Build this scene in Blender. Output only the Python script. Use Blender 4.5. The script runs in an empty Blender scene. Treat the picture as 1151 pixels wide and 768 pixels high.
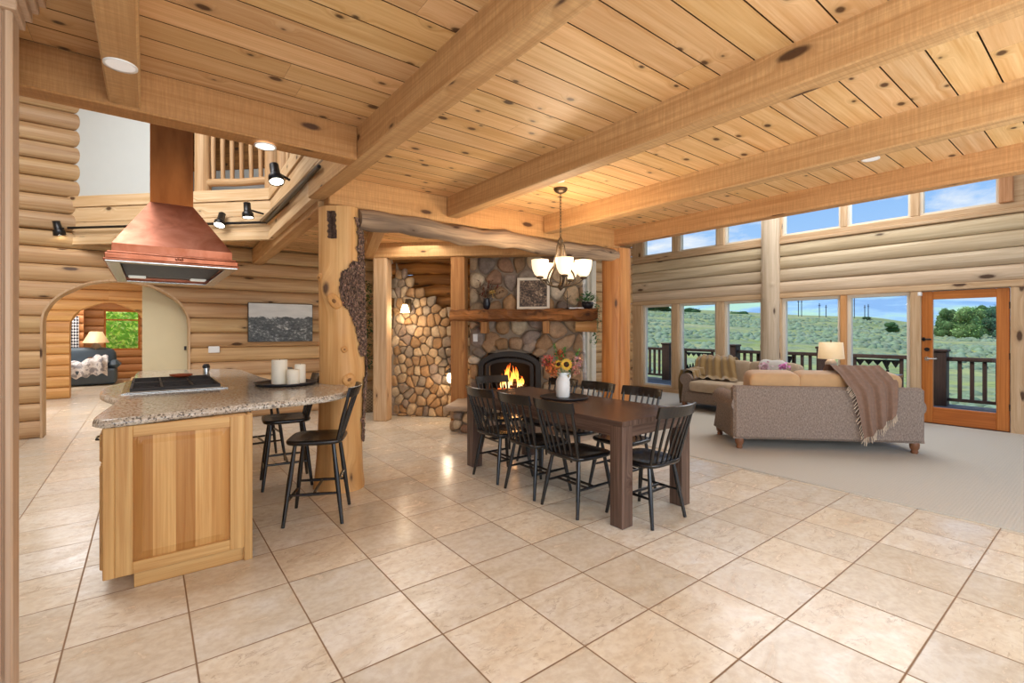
import bpy, math, random
from mathutils import Vector, Matrix
import numpy as np
R = random.Random(7)
SC = bpy.context.scene
COL = SC.collection
PI = math.pi
rad = math.radians

# ------------------------------------------------------------------ nodes
def nd(nt, t, props=None, inp=None):
    n = nt.nodes.new(t)
    for k, v in (props or {}).items(): setattr(n, k, v)
    for k, v in (inp or {}).items():
        s = n.inputs[k]
        if isinstance(v, bpy.types.NodeSocket): nt.links.new(v, s)
        else: s.default_value = v
    return n
def c4(c): return (c[0], c[1], c[2], 1.0)
def srgb(r, g, b):
    def f(x):
        x /= 255.0
        return x/12.92 if x <= .04045 else ((x+.055)/1.055)**2.4
    return (f(r), f(g), f(b))
def mth(nt, op, a, b=0.0, c=None):
    i = {0: a, 1: b}
    if c is not None: i[2] = c
    return nd(nt, 'ShaderNodeMath', {'operation': op}, i).outputs[0]
def mix(nt, fac, a, b, mode='MIX'):
    return nd(nt, 'ShaderNodeMix', {'data_type': 'RGBA', 'blend_type': mode}, {0: fac, 6: a if not isinstance(a, tuple) else c4(a), 7: b if not isinstance(b, tuple) else c4(b)}).outputs[2]
def ramp(nt, fac, stops, interp='LINEAR'):
    n = nd(nt, 'ShaderNodeValToRGB', None, {0: fac})
    n.color_ramp.interpolation = interp
    e = n.color_ramp.elements
    while len(e) < len(stops): e.new(.5)
    for k, (p, c) in enumerate(stops):
        e[k].position = p
        e[k].color = c4(c) if isinstance(c, tuple) else (c, c, c, 1)
    return n.outputs[0]
def mapping(nt, vec, scale, loc=(0, 0, 0)):
    return nd(nt, 'ShaderNodeMapping', None, {'Vector': vec, 'Scale': scale, 'Location': loc}).outputs[0]
def noise(nt, vec, scale, detail=3, rough=.55, dist=0):
    return nd(nt, 'ShaderNodeTexNoise', None, {'Vector': vec, 'Scale': scale, 'Detail': detail, 'Roughness': rough, 'Distortion': dist}).outputs[0]
def newmat(name):
    m = bpy.data.materials.new(name); m.use_nodes = True
    nt = m.node_tree
    b = nt.nodes['Principled BSDF']
    return m, nt, b
def setb(nt, b, **k):
    names = dict(col='Base Color', rough='Roughness', metal='Metallic', spec='Specular IOR Level', normal='Normal', em='Emission Color', ems='Emission Strength', alpha='Alpha', coat='Coat Weight', sheen='Sheen Weight')
    for q, v in k.items():
        s = b.inputs[names[q]]
        if isinstance(v, bpy.types.NodeSocket): nt.links.new(v, s)
        else: s.default_value = c4(v) if isinstance(v, tuple) else v
def bump(nt, h, strength=.3, dist=.01):
    return nd(nt, 'ShaderNodeBump', None, {'Height': h, 'Strength': strength, 'Distance': dist}).outputs[0]
def obco(nt): return nd(nt, 'ShaderNodeTexCoord').outputs['Object']
def uvco(nt): return nd(nt, 'ShaderNodeTexCoord').outputs['UV']
def tone(nt): return nd(nt, 'ShaderNodeAttribute', {'attribute_name': 'tone'}).outputs['Color']

def wood(name, light, dark, knot=.35, rough=.5, gscale=(1.3, 26), streak=.5, knotcol=(.055, .022, .01), kscale=(2.6, 4.6), coat=0, bs=.15, saw=0.):
    m, nt, b = newmat(name)
    uv = uvco(nt)
    vor = nd(nt, 'ShaderNodeTexVoronoi', {'voronoi_dimensions': '2D'}, {'Vector': mapping(nt, uv, (kscale[0], kscale[1], 1)), 'Scale': 1.0})
    d = vor.outputs['Distance']
    rnd = nd(nt, 'ShaderNodeSeparateColor', None, {0: vor.outputs['Color']}).outputs[0]
    has = mth(nt, 'LESS_THAN', rnd, knot)
    fall = mth(nt, 'MULTIPLY', ramp(nt, d, [(0, 1.), (.3, 0.)], 'EASE'), has)
    # grain bends round the knots
    sh = nd(nt, 'ShaderNodeCombineXYZ', None, {0: 0.0, 1: mth(nt, 'MULTIPLY', fall, .055)}).outputs[0]
    uv2 = nd(nt, 'ShaderNodeVectorMath', {'operation': 'ADD'}, {0: uv, 1: sh}).outputs[0]
    g = noise(nt, mapping(nt, uv2, (gscale[0], gscale[1], 1)), 1.0, 4, .6, .4)
    g2 = noise(nt, mapping(nt, uv2, (gscale[0]*.5, gscale[1]*4, 1)), 1.0, 2, .5)
    big = noise(nt, mapping(nt, uv, (.7, 3.2, 1)), 1.0, 2)
    f = ramp(nt, mth(nt, 'ADD', mth(nt, 'MULTIPLY', g, .7), mth(nt, 'MULTIPLY', g2, .3)), [(.36, 0.), (.62, 1.)])
    col = mix(nt, f, dark, light)
    col = mix(nt, mth(nt, 'MULTIPLY', ramp(nt, big, [(.4, 0.), (.7, 1.)]), streak), col, dark, 'MIX')
    if saw: col = mix(nt, mth(nt, 'MULTIPLY', ramp(nt, noise(nt, mapping(nt, uv, (75, 5, 1)), 1., 4, .7), [(.42, 1.), (.62, 0.)]), saw), col, tuple(x*.6 for x in dark))
    kd = mth(nt, 'ADD', d, mth(nt, 'MULTIPLY', noise(nt, mapping(nt, uv, (30, 30, 1)), 1., 2), .03))
    sz = mth(nt, 'MULTIPLY', nd(nt, 'ShaderNodeSeparateColor', None, {0: vor.outputs['Color']}).outputs[1], .09)
    kk = mth(nt, 'MULTIPLY', ramp(nt, mth(nt, 'SUBTRACT', kd, sz), [(.01, 1.), (.06, 0.)]), has)
    halo = mth(nt, 'MULTIPLY', mth(nt, 'MULTIPLY', ramp(nt, mth(nt, 'SUBTRACT', kd, sz), [(.02, 1.), (.17, 0.)]), has), .45)
    col = mix(nt, halo, col, tuple(x*.62 for x in dark))
    col = mix(nt, mth(nt, 'MULTIPLY', kk, .9), col, knotcol)
    col = mix(nt, 1.0, col, tone(nt), 'MULTIPLY')
    setb(nt, b, col=col, rough=rough, spec=.3, normal=bump(nt, f, bs, .004), coat=coat)
    return m
def plain(name, col, rough=.5, metal=0, spec=.4, var=0.0, vs=6, bs=0.0, usetone=False, sheen=0):
    m, nt, b = newmat(name)
    o = obco(nt)
    n = noise(nt, o, vs, 4)
    c = mix(nt, mth(nt, 'MULTIPLY', ramp(nt, n, [(.3, 0.), (.7, 1.)]), var), col, tuple(x*.45 for x in col)) if var else nd(nt, 'ShaderNodeRGB').outputs[0]
    if not var: c.default_value = c4(col)
    if usetone: c = mix(nt, 1.0, c, tone(nt), 'MULTIPLY')
    setb(nt, b, col=c, rough=rough, metal=metal, spec=spec, sheen=sheen)
    if bs: setb(nt, b, normal=bump(nt, n, bs, .01))
    return m
def emit(name, col, s, base=None):
    m, nt, b = newmat(name)
    setb(nt, b, col=base or col, em=col, ems=s, rough=.4)
    return m

LIGHTW, M = {}, {}
M['ceiling'] = wood('pine_boards', srgb(230, 192, 142), srgb(204, 156, 100), knot=.55, rough=.45, streak=.35, kscale=(3.3, 5.3))
M['beam'] = wood('sawn_beam', srgb(216, 174, 122), srgb(184, 138, 88), knot=.34, rough=.62, gscale=(1.0, 22), kscale=(1.5, 4.5), streak=.5, saw=.3)
M['log'] = wood('peeled_log', srgb(218, 184, 140), srgb(182, 140, 96), knot=.25, rough=.5, gscale=(.7, 16), streak=.55, kscale=(1.4, 4.2))
M['logwarm'] = wood('warm_log', srgb(224, 178, 118), srgb(192, 138, 80), knot=.2, rough=.5, gscale=(.7, 14), streak=.4, kscale=(1.2, 3.6))
M['logdark'] = wood('dark_log', srgb(196, 140, 76), srgb(120, 76, 36), knot=.3, rough=.6, gscale=(.9, 18), streak=.8)
M['header'] = wood('weathered_log', srgb(196, 166, 132), srgb(112, 92, 76), knot=.4, rough=.8, gscale=(1.2, 12), streak=.9, bs=.5)
M['timber'] = wood('timber', srgb(214, 184, 148), srgb(186, 148, 108), knot=.25, rough=.6, kscale=(1.5, 4))
M['timberwarm'] = wood('timber_warm', srgb(188, 136, 82), srgb(150, 98, 54), knot=.25, rough=.6, kscale=(1.5, 4))
M['doorwood'] = wood('door_wood', srgb(206, 128, 62), srgb(172, 98, 42), knot=0, rough=.35, gscale=(1, 30), streak=.4)
M['hickory'] = wood('hickory', srgb(222, 180, 118), srgb(194, 144, 86), knot=.08, rough=.38, gscale=(1.1, 30), streak=.25, kscale=(1.2, 3))
M['cabinet'] = wood('pale_cabinet', srgb(206, 176, 146), srgb(186, 152, 122), knot=0, rough=.4, gscale=(.8, 40), streak=.3)
M['table'] = wood('walnut_table', srgb(118, 94, 80), srgb(72, 54, 45), knot=.1, rough=.26, gscale=(1.4, 36), streak=.6)
M['mantelwood'] = wood('mantel_log', srgb(178, 116, 62), srgb(84, 50, 26), knot=.4, rough=.7, gscale=(1.6, 14), streak=.9, bs=.6)
M['deckwood'] = wood('deck_board', srgb(150, 140, 132), srgb(110, 100, 92), knot=0, rough=.8)
M['railwood'] = wood('stained_rail', srgb(92, 68, 58), srgb(58, 42, 36), knot=0, rough=.6)
M['black'] = plain('black_paint', srgb(27, 25, 24), .24, spec=.6)
M['blackmetal'] = plain('black_metal', srgb(18, 18, 19), .38, metal=.0, spec=.5)
M['white'] = plain('white_plastic', srgb(235, 233, 228), .4)
M['drywall'] = plain('drywall', srgb(206, 210, 206), .9, var=.04)
M['cream'] = plain('cream_plaster', srgb(222, 208, 170), .9, var=.05)
M['vinyl'] = plain('vinyl_frame', srgb(226, 214, 194), .5)
M['bronze'] = plain('bronze', srgb(92, 76, 58), .38, metal=.75, var=.4, vs=18)
M['steel'] = plain('steel', srgb(190, 190, 188), .25, metal=1)
M['darkfilter'] = plain('steel_filter', srgb(92, 90, 86), .4, metal=.7)
M['wax'] = plain('candle_wax', srgb(240, 232, 212), .6)
M['ceramic'] = plain('white_ceramic', srgb(232, 230, 225), .35)
M['traydark'] = plain('dark_tray', srgb(38, 38, 42), .35)
M['glassblack'] = plain('cooktop_glass', srgb(20, 20, 22), .12, spec=.6)
M['burner'] = plain('burner_top', srgb(150, 136, 122), .16, metal=.6)  # light reflected on the black glass put into the base colour
M['grate'] = plain('iron_grate', srgb(48, 44, 42), .6)
M['terracotta'] = plain('glazed_red_dish', srgb(158, 72, 36), .35, var=.3, vs=20)
M['mint'] = plain('mint_glass', srgb(150, 200, 175), .2)
M['bark'] = plain('bark', srgb(112, 84, 70), .95, var=.9, vs=26, bs=1.0)
M['rope'] = plain('straw', srgb(176, 140, 92), .9)
M['sofa'] = None
M['stonecap'] = plain('hearth_slab', srgb(186, 164, 140), .7, var=.5, vs=5, bs=.4)
M['leaf'] = plain('leaf', srgb(86, 122, 66), .6, usetone=True)
M['petal'] = plain('petal', (.8, .8, .8), .7, usetone=True)
M['dried'] = plain('dried_stems', srgb(104, 84, 62), .9, usetone=True)
M['mulch'] = plain('vase_black', srgb(30, 28, 34), .3)
M['firebox'] = plain('firebox_iron', srgb(52, 47, 43), .5, var=.3, vs=9)
M['fireboxin'] = plain('firebox_liner', srgb(30, 26, 24), .9, var=.4)
M['char'] = plain('charred_log', srgb(70, 38, 24), .9, var=.7, vs=20, bs=.6)
M['outershell'] = plain('outer_shell', srgb(150, 140, 130), .9)
M['blue'] = plain('blue_leather', srgb(78, 96, 112), .45, var=.2)
M['gold'] = plain('gold_velvet', srgb(150, 118, 66), .7, var=.35, vs=5, sheen=.5)
M['taupe'] = plain('taupe_knit', srgb(142, 112, 94), .95, var=.3, vs=30, bs=.3)
M['tan'] = plain('tan_suede', srgb(200, 158, 112), .85, var=.25, vs=7, sheen=.3)
M['beigefab'] = plain('beige_fabric', srgb(186, 164, 138), .9, var=.2, vs=14)
M['greyfab'] = plain('grey_cushion', srgb(206, 200, 192), .9, var=.1)
M['pink'] = plain('pink_petals', srgb(226, 120, 190), .7, var=.3, vs=40)
M['footwood'] = plain('turned_foot', srgb(128, 84, 56), .4)
M['lampbase'] = plain('lamp_base', srgb(150, 142, 134), .45, var=.4, vs=14)
M['shadefab'] = emit('lamp_shade', srgb(236, 190, 128), .22, srgb(226, 200, 160))
M['lampglow'] = emit('frosted_glass', srgb(255, 232, 196), .85)
M['sconceglow'] = emit('sconce_glass', srgb(255, 226, 176), 5)
M['led'] = emit('downlight_lens', srgb(255, 246, 230), 2.2)
M['ledoff'] = emit('unlit_lens', srgb(230, 228, 224), .25)  # lamp is off; faint emission put in to keep it pale
M['spotled'] = emit('spot_lens', srgb(255, 246, 226), 6)
M['hoodled'] = emit('hood_lens', srgb(235, 235, 225), .25)
M['bulb'] = emit('warm_bulb', srgb(255, 206, 130), 14)
M['pole'] = plain('utility_pole', srgb(70, 74, 86), .9)
M['treebark'] = plain('tree_bark', srgb(80, 66, 54), .9)
M['road'] = plain('gravel_road', srgb(196, 190, 178), .95)

def m_copper():
    m, nt, b = newmat('brushed_copper')
    o = obco(nt)
    n = noise(nt, mapping(nt, o, (2, 2, 1.2)), 2.2, 4, .6, .6)
    col = ramp(nt, n, [(.28, srgb(132, 72, 46)), (.5, srgb(172, 104, 76)), (.72, srgb(196, 132, 106))])
    setb(nt, b, col=col, metal=.85, rough=ramp(nt, noise(nt, o, 5), [(.3, .3), (.7, .46)]))
    return m
M['copper'] = m_copper()
def m_copper_d():
    m, nt, b = newmat('aged_copper')
    n = noise(nt, mapping(nt, obco(nt), (4, 4, 1)), 2.0, 4)
    setb(nt, b, col=ramp(nt, n, [(.3, srgb(132, 70, 22)), (.7, srgb(176, 102, 44))]), metal=.7, rough=.4)
    return m
M['copperduct'] = m_copper_d()

def m_granite():
    m, nt, b = newmat('granite')
    o = obco(nt)
    n1 = noise(nt, o, 62, 5, .75)
    n2 = noise(nt, o, 130, 4, .7)
    n3 = noise(nt, o, 9, 4)
    v = nd(nt, 'ShaderNodeTexVoronoi', None, {'Vector': o, 'Scale': 120.}).outputs['Color']
    vr = nd(nt, 'ShaderNodeSeparateColor', None, {0: v}).outputs[0]
    col = ramp(nt, n1, [(.3, srgb(110, 96, 86)), (.42, srgb(178, 164, 146)), (.55, srgb(204, 194, 178)), (.68, srgb(230, 225, 214))])
    col = mix(nt, mth(nt, 'MULTIPLY', ramp(nt, n3, [(.45, 0.), (.7, 1.)]), .35), col, srgb(194, 170, 138))
    col = mix(nt, mth(nt, 'MULTIPLY', ramp(nt, vr, [(.8, 0.), (.84, 1.)]), .75), col, srgb(58, 48, 44))
    col = mix(nt, mth(nt, 'MULTIPLY', ramp(nt, n2, [(.58, 0.), (.66, 1.)]), .6), col, srgb(84, 66, 56))
    setb(nt, b, col=col, rough=.14, spec=.5)
    return m
M['granite'] = m_granite()

def m_tile():
    m, nt, b = newmat('travertine_tile')
    o = obco(nt)
    s = nd(nt, 'ShaderNodeSeparateXYZ', None, {0: o})
    P = .4585
    tx = mth(nt, 'DIVIDE', mth(nt, 'ADD', s.outputs[0], 60*P-2.0), P)
    ty = mth(nt, 'DIVIDE', mth(nt, 'ADD', s.outputs[1], 60*P-2.392), P)
    fx, fy = mth(nt, 'FRACT', tx), mth(nt, 'FRACT', ty)
    ix, iy = mth(nt, 'FLOOR', tx), mth(nt, 'FLOOR', ty)
    ex = mth(nt, 'MINIMUM', fx, mth(nt, 'SUBTRACT', 1., fx))
    ey = mth(nt, 'MINIMUM', fy, mth(nt, 'SUBTRACT', 1., fy))
    e = mth(nt, 'MINIMUM', ex, ey)
    grout = ramp(nt, e, [(.006, 1.), (.0105, 0.)])
    idv = nd(nt, 'ShaderNodeCombineXYZ', None, {0: ix, 1: iy}).outputs[0]
    wn = nd(nt, 'ShaderNodeTexWhiteNoise', {'noise_dimensions': '2D'}, {'Vector': idv})
    off = nd(nt, 'ShaderNodeVectorMath', {'operation': 'SCALE'}, {0: wn.outputs['Color'], 'Scale': 17.}).outputs[0]
    lp = nd(nt, 'ShaderNodeVectorMath', {'operation': 'ADD'}, {0: o, 1: off}).outputs[0]
    cl = noise(nt, mapping(nt, lp, (1, 1.7, 1)), 3.4, 7, .64, .9)
    fine = noise(nt, lp, 26, 4, .6)
    vein = noise(nt, mapping(nt, lp, (1.2, 3.4, 1)), 4.5, 7, .75, 1.6)
    col = ramp(nt, cl, [(.28, srgb(218, 203, 180)), (.5, srgb(233, 225, 208)), (.72, srgb(242, 239, 230))])
    col = mix(nt, mth(nt, 'MULTIPLY', ramp(nt, fine, [(.38, 1.), (.58, 0.)]), .2), col, srgb(176, 146, 114))
    vm = mth(nt, 'MULTIPLY', mth(nt, 'GREATER_THAN', wn.outputs['Value'], .35), ramp(nt, vein, [(.58, 0.), (.615, 1.), (.65, 0.)]))
    col = mix(nt, mth(nt, 'MULTIPLY', vm, .5), col, srgb(150, 116, 84))
    pit = ramp(nt, noise(nt, mapping(nt, lp, (1, 2.2, 1)), 60, 3, .7), [(.70, 0.), (.74, 1.)])
    pit = mth(nt, 'MULTIPLY', pit, ramp(nt, noise(nt, lp, 6, 2), [(.52, 0.), (.62, 1.)]))
    col = mix(nt, mth(nt, 'MULTIPLY', pit, .5), col, srgb(120, 92, 66))
    tv = nd(nt, 'ShaderNodeMapRange', None, {0: wn.outputs['Value'], 3: .83, 4: 1.04}).outputs[0]
    col = mix(nt, 1., col, nd(nt, 'ShaderNodeCombineColor', None, {0: tv, 1: mth(nt, 'MULTIPLY', tv, nd(nt, 'ShaderNodeMapRange', None, {0: nd(nt, 'ShaderNodeSeparateColor', None, {0: wn.outputs['Color']}).outputs[1], 3: .95, 4: 1.0}).outputs[0]), 2: mth(nt, 'MULTIPLY', tv, nd(nt, 'ShaderNodeMapRange', None, {0: nd(nt, 'ShaderNodeSeparateColor', None, {0: wn.outputs['Color']}).outputs[1], 3: .87, 4: 1.0}).outputs[0])}).outputs[0], 'MULTIPLY')
    col = mix(nt, grout, col, srgb(138, 108, 78))
    rgh = mth(nt, 'ADD', ramp(nt, cl, [(.3, .3), (.7, .17)]), mth(nt, 'MULTIPLY', grout, .4))
    h = mth(nt, 'SUBTRACT', mth(nt, 'MULTIPLY', fine, .12), mth(nt, 'ADD', grout, mth(nt, 'MULTIPLY', pit, .3)))
    setb(nt, b, col=col, rough=rgh, spec=.5, normal=bump(nt, h, .35, .003))
    return m
M['tile'] = m_tile()
def m_carpet():
    m, nt, b = newmat('loop_carpet')
    o = obco(nt)
    w = nd(nt, 'ShaderNodeTexWave', {'bands_direction': 'Y'}, {'Vector': o, 'Scale': 14., 'Distortion': .3}).outputs['Fac']
    n = noise(nt, o, 160, 2)
    c = mix(nt, mth(nt, 'ADD', mth(nt, 'MULTIPLY', w, .1), mth(nt, 'MULTIPLY', n, .4)), srgb(206, 201, 190), srgb(176, 170, 158))
    setb(nt, b, col=c, rough=.95, spec=.1, normal=bump(nt, mth(nt, 'ADD', mth(nt, 'MULTIPLY', w, .4), n), .35, .004))
    return m
M['carpet'] = m_carpet()
def m_weave():
    m, nt, b = newmat('woven_upholstery')
    u = uvco(nt)
    n = noise(nt, mapping(nt, u, (95, 42, 1)), 1., 5, .7, .6)
    n2 = noise(nt, u, 220, 2)
    c = ramp(nt, n, [(.32, srgb(84, 70, 62)), (.48, srgb(122, 104, 92)), (.66, srgb(156, 138, 124))])
    c = mix(nt, mth(nt, 'MULTIPLY', n2, .3), c, srgb(206, 188, 172))
    setb(nt, b, col=c, rough=.9, spec=.15, normal=bump(nt, n, .35, .004))
    return m
M['sofa'] = m_weave()
def m_stone():
    m, nt, b = newmat('river_rock')
    o = obco(nt)
    n = noise(nt, o, 9, 5, .65)
    n2 = noise(nt, o, 45, 4, .7)
    c = mix(nt, ramp(nt, n, [(.3, 0.), (.7, 1.)]), (.55, .52, .5), (1., 1., 1.))
    c = mix(nt, mth(nt, 'MULTIPLY', ramp(nt, n2, [(.45, 0.), (.7, 1.)]), .35), c, (.4, .38, .36))
    c = mix(nt, 1., c, tone(nt), 'MULTIPLY')
    setb(nt, b, col=c, rough=.75, spec=.3, normal=bump(nt, mth(nt, 'ADD', n, mth(nt, 'MULTIPLY', n2, .5)), .5, .02))
    return m
M['stone'] = m_stone()
def m_glass():
    m = bpy.data.materials.new('window_glass'); m.use_nodes = True
    nt = m.node_tree; nt.nodes.clear()
    t = nd(nt, 'ShaderNodeBsdfTransparent', None, {0: (.97, .985, .98, 1)})
    g = nd(nt, 'ShaderNodeBsdfGlossy', None, {0: (1, 1, 1, 1), 1: .02})
    fr = nd(nt, 'ShaderNodeFresnel', None, {0: 1.3}).outputs[0]
    mx = nd(nt, 'ShaderNodeMixShader', None, {0: mth(nt, 'MULTIPLY', fr, .7), 1: t.outputs[0], 2: g.outputs[0]})
    o = nd(nt, 'ShaderNodeOutputMaterial', None, {0: mx.outputs[0]})
    return m
M['glass'] = m_glass()
def m_ground():
    m, nt, b = newmat('sage_meadow')
    o = obco(nt)
    big = noise(nt, o, .035, 4, .6)
    mid = noise(nt, o, .35, 5, .65)
    sp = noise(nt, o, 1.5, 4, .7)
    g = ramp(nt, big, [(.35, srgb(134, 150, 88)), (.5, srgb(176, 180, 112)), (.66, srgb(192, 186, 138))])
    g = mix(nt, mth(nt, 'MULTIPLY', ramp(nt, mid, [(.42, 0.), (.58, 1.)]), .7), g, srgb(146, 154, 130))
    g = mix(nt, mth(nt, 'MULTIPLY', ramp(nt, sp, [(.5, 0.), (.6, 1.)]), .55), g, srgb(108, 122, 96))
    setb(nt, b, col=g, rough=1., spec=0.)
    return m
M['ground'] = m_ground()
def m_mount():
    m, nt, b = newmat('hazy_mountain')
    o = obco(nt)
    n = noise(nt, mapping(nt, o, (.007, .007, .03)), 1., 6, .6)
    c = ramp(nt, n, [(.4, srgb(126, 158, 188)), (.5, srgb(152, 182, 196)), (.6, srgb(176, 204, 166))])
    setb(nt, b, col=c, rough=1., spec=0., em=srgb(150, 178, 206), ems=.2)  # haze and brightness painted in by colour and emission
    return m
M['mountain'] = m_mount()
M['sage'] = plain('sagebrush_leaf', srgb(150, 164, 138), 1., spec=0, usetone=True)
M['treeleaf'] = plain('tree_leaf', srgb(126, 152, 108), 1., spec=0, usetone=True)
def m_photo(name, dark, mid, light, horizon, sc):
    m, nt, b = newmat(name)
    u = uvco(nt)
    s = nd(nt, 'ShaderNodeSeparateXYZ', None, {0: u})
    n = noise(nt, mapping(nt, u, (sc, sc, 1)), 1., 6, .7)
    n2 = noise(nt, mapping(nt, u, (sc*5, sc*5, 1)), 1., 4, .7)
    veg = ramp(nt, mth(nt, 'ADD', mth(nt, 'MULTIPLY', n, .5), mth(nt, 'MULTIPLY', n2, .5)), [(.42, dark), (.53, mid), (.62, light)])
    edge = mth(nt, 'ADD', s.outputs[1], mth(nt, 'MULTIPLY', mth(nt, 'SUBTRACT', n, .5), .4))
    c = mix(nt, ramp(nt, edge, [(horizon, 0.), (horizon+.03, 1.)]), veg, ramp(nt, noise(nt, mapping(nt, u, (3, 6, 1)), 1.), [(.3, light), (.7, tuple(min(1, x*1.25) for x in light))]))
    setb(nt, b, col=c, rough=.4)
    return m
M['bwphoto'] = m_photo('monochrome_landscape', srgb(20, 22, 22), srgb(84, 86, 82), srgb(205, 206, 202), .62, 4)
M['sepiaphoto'] = m_photo('sepia_grove_print', srgb(38, 36, 38), srgb(120, 98, 80), srgb(206, 184, 156), 1.2, 3)
def m_flame():
    m, nt, b = newmat('flame')
    z = nd(nt, 'ShaderNodeSeparateXYZ', None, {0: uvco(nt)}).outputs[1]
    n = noise(nt, mapping(nt, uvco(nt), (4, 2, 1)), 1., 3)
    f = mth(nt, 'ADD', z, mth(nt, 'MULTIPLY', mth(nt, 'SUBTRACT', n, .5), .5))
    c = ramp(nt, f, [(.0, srgb(255, 226, 150)), (.45, srgb(255, 178, 70)), (.95, srgb(240, 92, 24))])
    setb(nt, b, col=(0., 0., 0.), em=c, ems=2.6, rough=1.)
    return m
M['flame'] = m_flame()
M['ember'] = emit('ember', srgb(255, 96, 30), 1.8, srgb(60, 30, 20))
def m_quilt():
    m, nt, b = newmat('zigzag_quilt')
    u = uvco(nt)
    w = nd(nt, 'ShaderNodeTexChecker', None, {'Vector': nd(nt, 'ShaderNodeMapping', None, {'Vector': u, 'Rotation': (0, 0, .785)}).outputs[0], 'Color1': c4(srgb(40, 44, 60)), 'Color2': c4(srgb(220, 224, 230)), 'Scale': 16.}).outputs[0]
    setb(nt, b, col=w, rough=.9)
    return m
M['quilt'] = m_quilt()
def m_wicker():
    m, nt, b = newmat('woven_rush')
    u = uvco(nt)
    w = nd(nt, 'ShaderNodeTexChecker', None, {'Vector': mapping(nt, u, (1, 1, 1)), 'Color1': c4(srgb(150, 128, 100)), 'Color2': c4(srgb(104, 86, 66)), 'Scale': 38.}).outputs[0]
    setb(nt, b, col=w, rough=.85)
    return m
M['wicker'] = m_wicker()
def m_throw():
    m, nt, b = newmat('patterned_throw')
    n = noise(nt, obco(nt), 9, 3)
    setb(nt, b, col=ramp(nt, n, [(.42, srgb(150, 152, 160)), (.52, srgb(226, 226, 228)), (.7, srgb(190, 186, 184))]), rough=.9)
    return m
M['throw'] = m_throw()

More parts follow.
